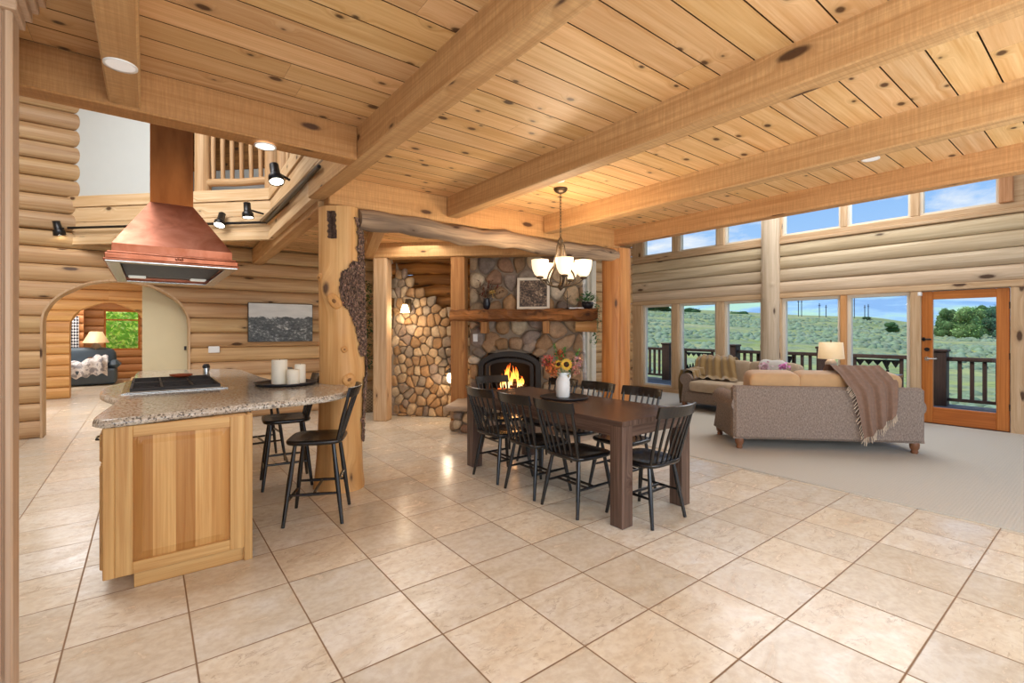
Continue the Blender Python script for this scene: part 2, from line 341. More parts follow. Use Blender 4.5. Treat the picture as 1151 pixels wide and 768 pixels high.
# ------------------------------------------------------------------ mesh builder
class MB:
    def __init__(s): s.v = []; s.f = []; s.uv = []; s.t = []; s.sm = []
    def add(s, vs, fs, uvs=None, grain=None, tone=1.0, smooth=False, Mx=None):
        b = len(s.v)
        if isinstance(tone, (int, float)): tone = (tone, tone, tone)
        vs = [Vector(v) for v in vs]
        ox, oy = R.uniform(0, 40), R.uniform(0, 40)
        g = Vector(grain) if grain is not None else Vector((1, 0, 0))
        for k, f in enumerate(fs):
            s.f.append([b+i for i in f]); s.t.append(tone); s.sm.append(smooth)
            if uvs is not None: s.uv.append([(uvs[k][j][0]+ox, uvs[k][j][1]+oy) if uvs[k] else (0, 0) for j in range(len(f))])
            else:
                p = [vs[i] for i in f]
                n = Vector((0, 0, 0))
                for i in range(len(p)):
                    a, c = p[i], p[(i+1) % len(p)]
                    n += Vector(((a.y-c.y)*(a.z+c.z), (a.z-c.z)*(a.x+c.x), (a.x-c.x)*(a.y+c.y)))
                if n.length > 1e-12: n.normalize()
                gg = g
                w = n.cross(gg)
                if w.length < .3:
                    gg = Vector((0, 0, 1)) if abs(n.z) < .8 else Vector((0, 1, 0)); w = n.cross(gg)
                if w.length > 1e-9: w.normalize()
                s.uv.append([(q.dot(gg)+ox, q.dot(w)+oy) for q in p])
        s.v += [(Mx @ v) if Mx is not None else v for v in vs]
        return s
    def box(s, x0, x1, y0, y1, z0, z1, grain=(1, 0, 0), tone=1.0, bev=0.0, Mx=None):
        if bev <= 0:
            vs = [(x, y, z) for z in (z0, z1) for y in (y0, y1) for x in (x0, x1)]
            fs = [(0, 2, 3, 1), (4, 5, 7, 6), (0, 1, 5, 4), (1, 3, 7, 5), (3, 2, 6, 7), (2, 0, 4, 6)]
            return s.add(vs, fs, grain=grain, tone=tone, Mx=Mx)
        # chamfered box
        bx = min(bev, (x1-x0)*.45); by = min(bev, (y1-y0)*.45); bz = min(bev, (z1-z0)*.45)
        vs, idx = [], {}
        X, Y, Z = (x0, x1), (y0, y1), (z0, z1)
        for i in (0, 1):
            for j in (0, 1):
                for k in (0, 1):
                    sx, sy, sz = (1, -1)[i], (1, -1)[j], (1, -1)[k]
                    idx[i, j, k, 'x'] = len(vs); vs.append((X[i], Y[j]+sy*by, Z[k]+sz*bz))
                    idx[i, j, k, 'y'] = len(vs); vs.append((X[i]+sx*bx, Y[j], Z[k]+sz*bz))
                    idx[i, j, k, 'z'] = len(vs); vs.append((X[i]+sx*bx, Y[j]+sy*by, Z[k]))
        fs = []
        for i in (0, 1): fs.append([idx[i, 0, 0, 'x'], idx[i, 1, 0, 'x'], idx[i, 1, 1, 'x'], idx[i, 0, 1, 'x']][::(1 if i else -1)])
        for j in (0, 1): fs.append([idx[0, j, 0, 'y'], idx[1, j, 0, 'y'], idx[1, j, 1, 'y'], idx[0, j, 1, 'y']][::(-1 if j else 1)])
        for k in (0, 1): fs.append([idx[0, 0, k, 'z'], idx[1, 0, k, 'z'], idx[1, 1, k, 'z'], idx[0, 1, k, 'z']][::(1 if k else -1)])
        for j in (0, 1):
            for k in (0, 1): fs.append([idx[0, j, k, 'y'], idx[1, j, k, 'y'], idx[1, j, k, 'z'], idx[0, j, k, 'z']][::(1 if (j+k) % 2 == 0 else -1)])
        for i in (0, 1):
            for k in (0, 1): fs.append([idx[i, 0, k, 'x'], idx[i, 1, k, 'x'], idx[i, 1, k, 'z'], idx[i, 0, k, 'z']][::(-1 if (i+k) % 2 == 0 else 1)])
        for i in (0, 1):
            for j in (0, 1): fs.append([idx[i, j, 0, 'x'], idx[i, j, 1, 'x'], idx[i, j, 1, 'y'], idx[i, j, 0, 'y']][::(1 if (i+j) % 2 == 0 else -1)])
        for i in (0, 1):
            for j in (0, 1):
                for k in (0, 1): fs.append([idx[i, j, k, 'x'], idx[i, j, k, 'y'], idx[i, j, k, 'z']][::(1 if (i+j+k) % 2 else -1)])
        return s.add(vs, fs, grain=grain, tone=tone, Mx=Mx)
    def beam(s, p0, p1, w, h, tone=1.0, bev=.008, ztop=True):
        """box along p0->p1 (top centre line if ztop)"""
        p0, p1 = Vector(p0), Vector(p1); d = p1-p0; L = d.length
        q = d.to_track_quat('X', 'Z'); Mx = Matrix.Translation(p0) @ q.to_matrix().to_4x4()
        z0, z1 = (-h, 0) if ztop else (-h/2, h/2)
        return s.box(0, L, -w/2, w/2, z0, z1, grain=(1, 0, 0), tone=tone, bev=bev, Mx=Mx)
    def prism(s, poly, z0, z1, grain=(1, 0, 0), tone=1.0, Mx=None, smooth=False, cap=True):
        n = len(poly)
        vs = [(p[0], p[1], z0) for p in poly]+[(p[0], p[1], z1) for p in poly]
        fs = [(i, (i+1) % n, n+(i+1) % n, n+i) for i in range(n)]
        s.add(vs, fs, grain=grain, tone=tone, Mx=Mx, smooth=smooth)
        if cap: s.add(vs, [tuple(range(n-1, -1, -1)), tuple(range(n, 2*n))], grain=grain, tone=tone, Mx=Mx)
        return s
    def tube(s, path, rr, n=10, tone=1.0, cap=True, Mx=None, smooth=True, flat=1.0):
        P = [Vector(p) for p in path]
        if isinstance(rr, (int, float)): rr = [rr]*len(P)
        vs, us, L = [], [], 0
        up = None
        for k, p in enumerate(P):
            t = (P[min(k+1, len(P)-1)]-P[max(k-1, 0)]).normalized()
            if up is None:
                up = Vector((0, 0, 1)) if abs(t.z) < .9 else Vector((0, 1, 0))
            a = t.cross(up).normalized(); b = a.cross(t).normalized(); up = b
            if k: L += (P[k]-P[k-1]).length
            for j in range(n):
                th = 2*PI*j/n
                vs.append(p+a*math.cos(th)*rr[k]+b*math.sin(th)*rr[k]*flat)
            us.append(L)
        fs, uv = [], []
        ra = max(rr)
        for k in range(len(P)-1):
            for j in range(n):
                j2 = (j+1) % n
                fs.append((k*n+j, k*n+j2, (k+1)*n+j2, (k+1)*n+j))
                v0, v1 = 2*PI*ra*j/n, 2*PI*ra*(j+1)/n
                uv.append([(us[k], v0), (us[k], v1), (us[k+1], v1), (us[k+1], v0)])
        s.add(vs, fs, uvs=uv, tone=tone, Mx=Mx, smooth=smooth)
        if cap:
            m = len(P)-1
            s.add(vs, [tuple(range(n-1, -1, -1)), tuple(m*n+i for i in range(n))], tone=tone, Mx=Mx)
        return s
    def lathe(s, prof, n=20, c=(0, 0, 0), tone=1.0, smooth=True, Mx=None, cap=True):
        vs = [(c[0]+r*math.cos(2*PI*j/n), c[1]+r*math.sin(2*PI*j/n), c[2]+z) for r, z in prof for j in range(n)]
        fs, uv = [], []
        for k in range(len(prof)-1):
            for j in range(n):
                j2 = (j+1) % n
                fs.append((k*n+j, k*n+j2, (k+1)*n+j2, (k+1)*n+j))
                z0, z1 = prof[k][1], prof[k+1][1]
                u0, u1 = j/n, (j+1)/n
                uv.append([(u0, z0), (u1, z0), (u1, z1), (u0, z1)])
        s.add(vs, fs, uvs=uv, tone=tone, smooth=smooth, Mx=Mx)
        if cap:
            m = len(prof)-1
            ff = []
            if prof[0][0] > 1e-5: ff.append(tuple(range(n-1, -1, -1)))
            if prof[m][0] > 1e-5: ff.append(tuple(m*n+i for i in range(n)))
            if ff: s.add(vs, ff, tone=tone, Mx=Mx)
        return s
    def ell(s, c, a, b, h, e1=1.0, e2=1.0, nu=20, nv=10, tone=1.0, Mx=None, wob=0.0):
        """superellipsoid: e<1 boxy"""
        def sp(x, e): return math.copysign(abs(x)**e, x)
        vs = []
        for i in range(nv+1):
            ph = -PI/2+PI*i/nv
            for j in range(nu):
                th = 2*PI*j/nu
                w = 1+R.uniform(-wob, wob)
                vs.append((c[0]+w*a*sp(math.cos(ph), e1)*sp(math.cos(th), e2), c[1]+w*b*sp(math.cos(ph), e1)*sp(math.sin(th), e2), c[2]+w*h*sp(math.sin(ph), e1)))
        fs = [(i*nu+j, i*nu+(j+1) % nu, (i+1)*nu+(j+1) % nu, (i+1)*nu+j) for i in range(nv) for j in range(nu)]
        return s.add(vs, fs, tone=tone, smooth=True, Mx=Mx)
    def grid(s, fn, nu, nv, tone=1.0, smooth=True, Mx=None, uvs=(1, 1), mask=None):
        vs = [fn(i/nu, j/nv) for j in range(nv+1) for i in range(nu+1)]
        fs, uv = [], []
        for j in range(nv):
            for i in range(nu):
                if mask and not mask((i+.5)/nu, (j+.5)/nv): continue
                fs.append((j*(nu+1)+i, j*(nu+1)+i+1, (j+1)*(nu+1)+i+1, (j+1)*(nu+1)+i))
                uv.append([(i/nu*uvs[0], j/nv*uvs[1]), ((i+1)/nu*uvs[0], j/nv*uvs[1]), ((i+1)/nu*uvs[0], (j+1)/nv*uvs[1]), (i/nu*uvs[0], (j+1)/nv*uvs[1])])
        b = len(s.v)
        for k, f in enumerate(fs):
            s.f.append([b+q for q in f]); s.uv.append(uv[k]); s.t.append((tone,)*3 if isinstance(tone, (int, float)) else tone); s.sm.append(smooth)
        s.v += [(Mx @ Vector(v)) if Mx is not None else Vector(v) for v in vs]
        return s
    def leaf(s, p, d, up, L, W, tone):
        p, d = Vector(p), Vector(d).normalized()
        a = d.cross(Vector(up));
        if a.length < 1e-3: a = d.cross(Vector((1, 0, .2)))
        a.normalize(); n = a.cross(d)
        s.add([p, p+d*L*.5+a*W*.5+n*W*.1, p+d*L, p+d*L*.5-a*W*.5+n*W*.1], [(0, 1, 2, 3)], uvs=[[(0, 0), (1, 0), (1, 1), (0, 1)]], tone=tone)
    def build(s, name, mat, parent=None):
        me = bpy.data.meshes.new(name)
        me.from_pydata([tuple(v) for v in s.v], [], s.f)
        uvl = me.uv_layers.new(name='UVMap')
        uvl.data.foreach_set('uv', np.array([c for f in s.uv for p in f for c in p], dtype=np.float32))
        ca = me.color_attributes.new('tone', 'FLOAT_COLOR', 'CORNER')
        ca.data.foreach_set('color', np.array([c for f, t in zip(s.f, s.t) for _ in f for c in (t[0], t[1], t[2], 1.0)], dtype=np.float32))
        me.polygons.foreach_set('use_smooth', np.array(s.sm, dtype=bool))
        me.materials.append(mat)
        me.update()
        o = bpy.data.objects.new(name, me); COL.objects.link(o)
        if parent: o.parent = parent
        return o

def tag(o, label=None, cat=None, group=None, kind=None):
    if label: o['label'] = label
    if cat: o['category'] = cat
    if group: o['group'] = group
    if kind: o['kind'] = kind
    return o
def thing(name, label, cat, loc=(0, 0, 0), rz=0.0, group=None):
    o = bpy.data.objects.new(name, None); COL.objects.link(o)
    o.empty_display_size = .1
    o.location = loc; o.rotation_euler = (0, 0, rz)
    return tag(o, label, cat, group)
def struct(o): o['kind'] = 'structure'; return o
def dup(o, label, loc=None, rz=None, parent=None):
    c = o.copy(); COL.objects.link(c)
    if parent: c.parent = parent
    if label: c['label'] = label
    if loc is not None: c.location = loc
    if rz is not None: c.rotation_euler = (0, 0, rz)
    for ch in list(o.children): dup(ch, None, parent=c)
    return c

# diagonal frame of the fireplace: x to the right along the face, y away from the camera
FO = Vector((5.225, 5.225, 0)); FR = -PI/4
FM = Matrix.Translation(FO) @ Matrix.Rotation(FR, 4, 'Z')
def fw(x, y, z=0.0): return FM @ Vector((x, y, z))

CEIL = 2.75; BB = 2.55
# ------------------------------------------------------------------ floor
def floor():
    b = MB(); b.box(-6, 9.5, -3, 22, -.08, 0)
    struct(b.build('floor', M['tile']))
    c = MB(); c.box(4.8, 9.3, -3, 7.3, .001, .014)
    tag(c.build('carpet', M['carpet']), 'pale ribbed wall-to-wall carpet under the two sofas', 'carpet')
floor()

# ------------------------------------------------------------------ board ceilings
def clip(poly, a, bb, c):      # keep a*x+b*y>=c
    out = []
    for i in range(len(poly)):
        p, q = poly[i], poly[(i+1) % len(poly)]
        dp, dq = a*p[0]+bb*p[1]-c, a*q[0]+bb*q[1]-c
        if dp >= 0: out.append(p)
        if dp*dq < 0:
            t = dp/(dp-dq); out.append((p[0]+t*(q[0]-p[0]), p[1]+t*(q[1]-p[1])))
    return out
def boards(b, x0, x1, y0, y1, z, pitch=.18, clips=(), seglen=(2.0, 4.0), tn=(.82, 1.1)):
    y = y0
    while y < y1-1e-4:
        ye = min(y+pitch, y1)
        x = x0-R.uniform(0, 1.5)
        while x < x1:
            xe = x+R.uniform(*seglen)
            poly = [(max(x, x0), y+.0035), (min(xe, x1)-.001, y+.0035), (min(xe, x1)-.001, ye-.0035), (max(x, x0), ye-.0035)]
            for cl in clips:
                if len(poly) >= 3: poly = clip(poly, *cl)
            if len(poly) >= 3 and poly[1][0] > poly[0][0]+.01:
                t = R.uniform(*tn)
                tc = (t, t*R.uniform(.97, 1.02), t*R.uniform(.93, 1.03))
                b.prism(poly, z, z+.02, tone=(.16, .12, .1), cap=False)
                n = len(poly); b.add([(p[0], p[1], z) for p in poly], [tuple(range(n-1, -1, -1))], grain=(1, 0, 0), tone=tc)
            x = xe
        y = ye
    return b
b = MB()
boards(b, -3.2, 1.14, -3, 3.2, CEIL)
boards(b, 1.14, 5.1, -3, 4.3, CEIL, tn=(.94, 1.12))
boards(b, 1.2, 5.5, 4.3, 8.75, CEIL)
boards(b, -1.6, 1.2, 4.3, 8.75, CEIL, clips=[(1, 1, 8.0)])
b.box(-3.2, 1.14, -3, 3.2, CEIL+.021, CEIL+.06, tone=.25)
b.box(1.14, 5.1, -3, 8.75, CEIL+.021, CEIL+.06, tone=.25)
b.prism([(-.75, 8.75), (1.14, 6.86), (1.14, 8.75)], CEIL+.021, CEIL+.06, tone=.25)
struct(b.build('ceiling', M['ceiling']))
b = MB(); boards(b, -5, 1.3, 3.2, 12, 5.2); boards(b, 5.1, 9.6, -3, 7.5, 4.35); boards(b, -5, .8, 8.95, 18.4, 2.62)
struct(b.build('ceiling_upper', M['ceiling']))
b = MB(); b.box(-6, 9.7, -3, 19, 5.3, 5.4); b.box(5.05, 9.7, -3, 7.5, 4.45, 4.5); b.box(-5, .8, 8.95, 18.5, 2.66, 2.75)  # unseen slabs added over the boards to keep sky light out
struct(b.build('ceiling_shell', M['outershell']))

# ------------------------------------------------------------------ beams
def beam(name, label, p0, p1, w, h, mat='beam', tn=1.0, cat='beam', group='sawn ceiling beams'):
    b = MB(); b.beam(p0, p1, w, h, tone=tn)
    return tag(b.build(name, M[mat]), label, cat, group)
W = .13
beam('ceiling_beam', 'short sawn beam nearest the tall cabinet, with a round downlight under it', (-.09, -3, CEIL+.01), (-.09, 3.13, CEIL+.01), W, CEIL-BB+.01)
beam('ceiling_beam', 'massive sawn beam running from the ceiling edge to the barked log post', (1.18, -3, CEIL+.01), (1.18, 4.35, CEIL+.01), .14, CEIL-BB+.01)
beam('ceiling_beam', 'sawn beam just left of the chandelier', (2.47, -3, CEIL+.01), (2.47, 4.2, CEIL+.01), W, CEIL-BB+.01)
beam('ceiling_beam', 'golden sawn beam just right of the chandelier', (3.76, -3, CEIL+.01), (3.76, 4.2, CEIL+.01), W, CEIL-BB+.01)
beam('ceiling_beam', 'reddish sawn beam in front of the high row of windows', (5.04, -3, CEIL+.01), (5.04, 4.3, CEIL+.01), W, CEIL-BB+.01, tn=(1.0, .9, .84))
beam('edge_beam', 'sawn beam toned dark for shade along the edge of the kitchen opening, above the copper hood', (-3.2, 3.2, CEIL+.01), (1.11, 3.2, CEIL+.01), .15, .225, tn=(.78, .66, .54))  # darker tone paints in the shade on its front face
beam('edge_beam', 'golden sawn beam lying on top of the weathered header log', (1.25, 4.3, CEIL+.01), (5.1, 4.3, CEIL+.01), .16, .26, tn=(1.08, 1.0, .88))
beam('loft_beam', 'slanting sawn beam under the loft, left of the barked log post', (1.28, 4.4, CEIL-.01), (1.42, 8.62, CEIL-.03), .15, .25)
beam('loft_beam', 'short sawn beam behind the header log, right of the barked log post', (1.85, 4.4, CEIL), (2.75, 7.25, CEIL-.02), .14, .2)
def diag_beam():
    t = MB(); t.box(-3.2, .45, -.38, -.15, 2.53, 2.76, tone=1.0, bev=.01, Mx=FM)
    tag(t.build('plate_beam', M['beam']), 'sawn beam across the two square timber posts by the fireplace', 'beam', 'sawn ceiling beams')
diag_beam()
# weathered header log
b = MB(); n = 26
path = [(1.5+(3.5)*k/n, 4.22+.02*math.sin(k*.9), 2.40+.012*math.sin(k*.6)) for k in range(n+1)]
b.tube(path, [.092+.012*math.sin(k*1.7)+R.uniform(-.006, .006) for k in range(n+1)], 14)
tag(b.build('header_log', M['header']), 'weathered grey-brown log resting across the tops of the two round posts', 'log')

# ------------------------------------------------------------------ posts
def barked_post():
    t = thing('log_post', 'thick peeled log post with dark bark patches, at the end of the granite bar', 'post', (1.39, 4.35, 0), 0)
    H = 2.49
    bumps = [(-118, 1.62, .045, .09, .2), (-146, 1.83, .04, .07, .16), (-80, 1.02, .07, .16, .5), (-142, 1.72, .03, .05, .2), (-100, 1.25, .015, .05, .2), (-95, .35, .02, .2, .5)]
    def rad_(th, z):
        r = .19-.008*(z/H)+.03*math.exp(-z/.18)
        r += .010*math.sin(3*th+z*2.2)+.006*math.sin(5*th-1.7*z)
        for a, bz, am, sz, sa in bumps:
            da = (th-rad(a)+PI) % (2*PI)-PI
            r += am*math.exp(-(z-bz)**2/(2*sz*sz)-(da/sa)**2/2)
        return r
    def f(u, v):
        th = -PI+2*PI*u; z = H*v; r = rad_(th, z)
        return (r*math.cos(th), r*math.sin(th), z)
    b = MB(); b.grid(lambda u, v: f(u, v), 64, 80, tone=1.0, uvs=(1, 1))
    # grain runs up the post
    b.uv = [[(q[1]*H, q[0]*1.2) for q in p] for p in b.uv]
    b.lathe([(.17, H-.001), (0, H)], 16)
    b.build('trunk', M['logwarm'], t)
    def shell(a0, a1, z0, z1, edge, name='bark_patch'):
        s = MB()
        nu, nv = 56, 150
        rr = {}
        def g(u, v):
            th = rad(a0+(a1-a0)*u); z = z0+(z1-z0)*v
            k = (round(u*nu), round(v*nv))
            if k not in rr: rr[k] = R.uniform(-.006, .009)
            e = .012+rr[k]+.006*math.sin(th*23+z*9)
            r = rad_(th, z)+e
            return (r*math.cos(th), r*math.sin(th), z)
        s.grid(g, nu, nv, mask=lambda u, v: edge(u, v), smooth=False)
        for k in range(len(s.t)):
            q = R.choice((.35, .6, .8, 1.0, 1.3, 1.9))*R.uniform(.8, 1.2); s.t[k] = (q, q*R.uniform(.85, 1), q*R.uniform(.8, 1))
        tag(s.build(name, M['barkt'], t), 'rough dark bark left on the peeled post')
    for (a, z, w_, h_) in ((-121, 1.655, .05, .075), (-158, 1.86, .035, .04), (-100, 1.24, .03, .03), (-92, .98, .06, .05)):
        th = rad(a); r = rad_(th, z); k = MB(); Mx = Matrix.Translation((r*math.cos(th), r*math.sin(th), z)) @ Matrix.Rotation(th, 4, 'Z') @ Matrix.Rotation(.6, 4, 'X')
        k.ell((-.004, 0, 0), .02, w_, h_, .8, .8, 14, 8, tone=(.95, .88, .78), Mx=Mx); k.ell((.012, 0, 0), .008, w_*.35, h_*.3, nu=10, nv=6, tone=(.35, .28, .22), Mx=Mx); tag(k.build('knot', M['logwarm'], t), 'raised branch knot')
    # right-hand patch: wide band at 1.6-2.2, narrow strip above and below
    def e1(u, v):
        z = .4+2.0*v
        nz = .05*math.sin(17*v)+.035*math.sin(41*v+1)+.025*math.sin(97*v+2)+.02*math.sin(173*v)
        left = .05+nz+.25*max(0, (z-1.92)/.1)+.31*max(0, (1.66-z)/.14) if 1.52 < z < 2.02 else (.45+nz if z >= 2.02 else .36+.28*min(1, (1.52-z)/.6)+nz*.6)
        if .98 < z < 1.18: left = .72+nz*.4
        right = 1.0
        return left < u < right
    shell(-112, -10, .4, 2.4, e1)
    shell(-142, -118, 2.2, 2.44, lambda u, v: abs(u-.5+.2*(v-.5)) < .44+.05*math.sin(9*v)+.05*math.sin(31*v))
M['barkt'] = plain('bark_flakes', srgb(124, 100, 84), .95, var=.9, vs=30, bs=1.0, usetone=True)
barked_post()
def post2():
    t = thing('log_post', 'round orange log post with a long vertical crack, right of the fireplace', 'post', (5.06, 4.26, 0), 0)
    H = 2.5
    b = MB()
    def g(u, v):
        th = -PI+2*PI*u; z = H*v
        r = .195-.01*v+.006*math.sin(2*th+z)+.004*math.sin(5*th+3*z)
        c = rad(-131)+.09*math.sin(z*1.1)+.02*math.sin(9*z)
        d = (th-c+PI) % (2*PI)-PI
        r -= .03*math.exp(-(d/.035)**2)
        return (r*math.cos(th), r*math.sin(th), z)
    b.grid(g, 120, 40); b.uv = [[(q[1]*H, q[0]*1.2) for q in p] for p in b.uv]
    b.lathe([(.185, H-.001), (0, H)], 16)
    b.build('trunk', M['postorange'], t)
M['postorange'] = wood('orange_post', srgb(210, 148, 86), srgb(168, 104, 52), knot=.15, rough=.5, gscale=(.7, 12), kscale=(1.2, 3.6))
post2()
def sq_post(x, y, label, w=.22, mat='timber'):
    t = MB(); t.box(-w/2, w/2, -w/2, w/2, 0, 2.53, grain=(0, 0, 1), bev=.012)
    o = t.build('timber_post', M[mat]); o.location = fw(x, y); o.rotation_euler = (0, 0, FR)
    tag(o, label, 'post', 'square timber posts')
sq_post(-2.98, -.265, 'square pale timber post at the left end of the cobble wall')
sq_post(-1.75, -.25, 'square orange timber post at the left end of the mantel', mat='timberwarm')

# ------------------------------------------------------------------ log walls
def courses(b, axis, face, out, z0, z1, pitch, spans, thick=.2, bulge=.075, tn=(.9, 1.08), seg=8, nl=1):
    """logs along axis ('x'/'y') with their round faces at coordinate face, pointing along out (+1/-1).
    spans(z) -> list of (a0, a1) at height z; number of spans must be constant inside a course"""
    k = 0
    z = z0
    while z < z1-1e-4:
        ze = min(z+pitch, z1)
        prof = []
        for j in range(seg+1):
            a = -PI/2+PI*j/seg
            prof.append((z+(ze-z)*(.5+.5*math.sin(a)), bulge*(math.cos(a)**.75 if math.cos(a) > 0 else 0)))
        prof = prof+[(ze, -thick), (z, -thick)]
        t = R.uniform(*tn); tc = (t, t*R.uniform(.96, 1.01), t*R.uniform(.9, 1.02))
        ns = len(spans((z+ze)/2))
        m = len(prof)
        for si in range(ns):
            ring = []
            for e in (0, 1):
                for (pz, pd) in prof:
                    sp = spans(pz)
                    a = sp[si][e]
                    ring.append((a, face+out*pd, pz) if axis == 'x' else (face+out*pd, a, pz))
            fs = []; uv = []
            for j in range(m):
                j2 = (j+1) % m
                q = (j, j2, m+j2, m+j)
                fs.append(q)
                arc = lambda jj: jj*.32/seg
                along = 0 if axis == 'x' else 1
                uv.append([(ring[q[0]][along], arc(j)), (ring[q[1]][along], arc(j+1)), (ring[q[2]][along], arc(j+1)), (ring[q[3]][along], arc(j))])
            b.add(ring, fs, uvs=uv, tone=tc, smooth=False)
            for i in range(len(b.sm)-m, len(b.sm)-3): b.sm[i] = True
            b.add(ring, [tuple(range(m-1, -1, -1)), tuple(range(m, 2*m))], tone=tc, grain=(0, 0, 1))
        z = ze; k += 1
    return b
def archspans(a0, a1, xc, hw, spring, crown):
    def f(z):
        if z <= spring: h = hw
        elif z < crown: h = hw*math.sqrt(max(0, 1-((z-spring)/(crown-spring))**2))
        else: h = 0
        return [(a0, xc-h), (xc+h, a1)]
    return f
YB = 8.72
AX, AH, AS, AC = -.29, .80, 1.5, 2.11
def backwall():
    b = MB()
    sp = archspans(-5, 3.5, AX, AH, AS, AC)
    courses(b, 'x', YB, -1, 0, 2.28, .228, sp, tn=(.88, 1.06), seg=20)
    courses(b, 'x', YB, -1, 2.28, 2.74, .228, lambda z: [(-5, 3.5)], tn=(.85, 1.0))
    courses(b, 'x', YB, -1, 2.74, 5.2, .228, lambda z: [(-5, -.3)], tn=(.68, .84))  # upper logs toned down, shade put into their colour
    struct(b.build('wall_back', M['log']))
    # pale rim round the arch
    t = MB(); pts = []
    for k in range(25):
        a = PI*k/24; pts.append((AX+AH*math.cos(a), AS+(AC-AS)*math.sin(a)))
    pts = [(AX+AH, 0)]+pts+[(AX-AH, 0)]
    vs, fs = [], []
    for (x, z) in pts:
        dx, dz = (x-AX), max(0, z-AS)
        L = math.hypot(dx, dz); ex, ez = dx/L*.012, dz/L*.012
        vs += [(x-ex, YB-.085, z-ez), (x+ex, YB-.085, z+ez), (x-ex, YB+.21, z-ez), (x+ex, YB+.21, z+ez)]
    for k in range(len(pts)-1):
        a, c = 4*k, 4*k+4
        fs += [(a, a+1, c+1, c), (a, c, c+2, a+2), (a+1, a+3, c+3, c+1), (a+2, c+2, c+3, a+3)]
    t.add(vs, fs, tone=1.0, grain=(0, 0, 1))
    struct(t.build('trim_1', M['timber']))
    p = MB(); p.box(-.055, .75, 8.98, 9.05, 0, 2.7)
    struct(p.build('wall_partition', M['cream']))
    l = MB(); l.box(-.015, .015, -.02, 0, -.03, .03, bev=.004); l.tube([(0, -.02, 0), (0, -.035, 0)], .009, 8)
    o = l.build('door_latch', M['blackmetal']); o.location = (.475, 8.98, 1.13)
    tag(o, 'small black latch on the cream wall inside the arch', 'latch')
backwall()
def farrooms():
    b = MB()
    courses(b, 'x', 13.45, -1, 0, 2.62, .228, archspans(-5, .8, -.65, .62, 1.5, 2.0), tn=(.9, 1.05), thick=.2, seg=20)
    struct(b.build('wall_hall', M['logwarm']))
    b = MB()
    courses(b, 'x', 18.0, -1, 0, .84, .21, lambda z: [(-5, .8)])
    courses(b, 'x', 18.0, -1, .84, 2.0, .232, lambda z: [(-5, -.98), (-.16, .8)])
    courses(b, 'x', 18.0, -1, 2.0, 2.62, .21, lambda z: [(-5, .8)])
    struct(b.build('wall_far', M['logfar']))
    b = MB(); courses(b, 'x', 17.35, -1, 0, 2.62, .228, lambda z: [(-5, -1.36)])
    struct(b.build('wall_stub', M['logfar']))
    b = MB(); b.box(.8, .9, 9, 18.2, 0, 2.7); b.box(-5.1, -5, 3, 18.2, 0, 5.3)
    struct(b.build('wall_left', M['cream']))
M['logfar'] = wood('far_room_log', srgb(212, 158, 108), srgb(180, 120, 74), knot=.1, rough=.5, gscale=(.7, 14))
farrooms()

# far-room window
def window(k, axis, face, a0, a1, z0, z1, depth=.1, fr=.045, bars=(), mat='vinyl', glass=True):
    """fixed window: axis 'y' lies in a plane x=face, axis 'x' in y=face"""
    def bx(b, u0, u1, d0, d1, w0, w1, **q):
        if axis == 'y': b.box(face+d0, face+d1, u0, u1, w0, w1, grain=(0, 0, 1) if (w1-w0) > (u1-u0) else (0, 1, 0), **q)
        else: b.box(u0, u1, face+d0, face+d1, w0, w1, grain=(0, 0, 1) if (w1-w0) > (u1-u0) else (1, 0, 0), **q)
    b = MB()
    bx(b, a0, a0+fr, 0, depth, z0, z1); bx(b, a1-fr, a1, 0, depth, z0, z1)
    bx(b, a0+fr, a1-fr, 0, depth, z0, z0+fr); bx(b, a0+fr, a1-fr, 0, depth, z1-fr, z1)
    for z in bars: bx(b, a0+fr, a1-fr, .02, depth-.02, z-.02, z+.02)
    o = struct(b.build('window_%d' % k, M[mat]))
    g = MB(); bx(g, a0+fr*.6, a1-fr*.6, depth*.5-.003, depth*.5+.003, z0+fr*.6, z1-fr*.6)
    g.build('pane', M['glass'], o)
    return o
window(1, 'x', 17.98, -.98, -.16, .84, 2.0, bars=(1.72,), mat='doorwood')
# sight line of that window: see CAM below

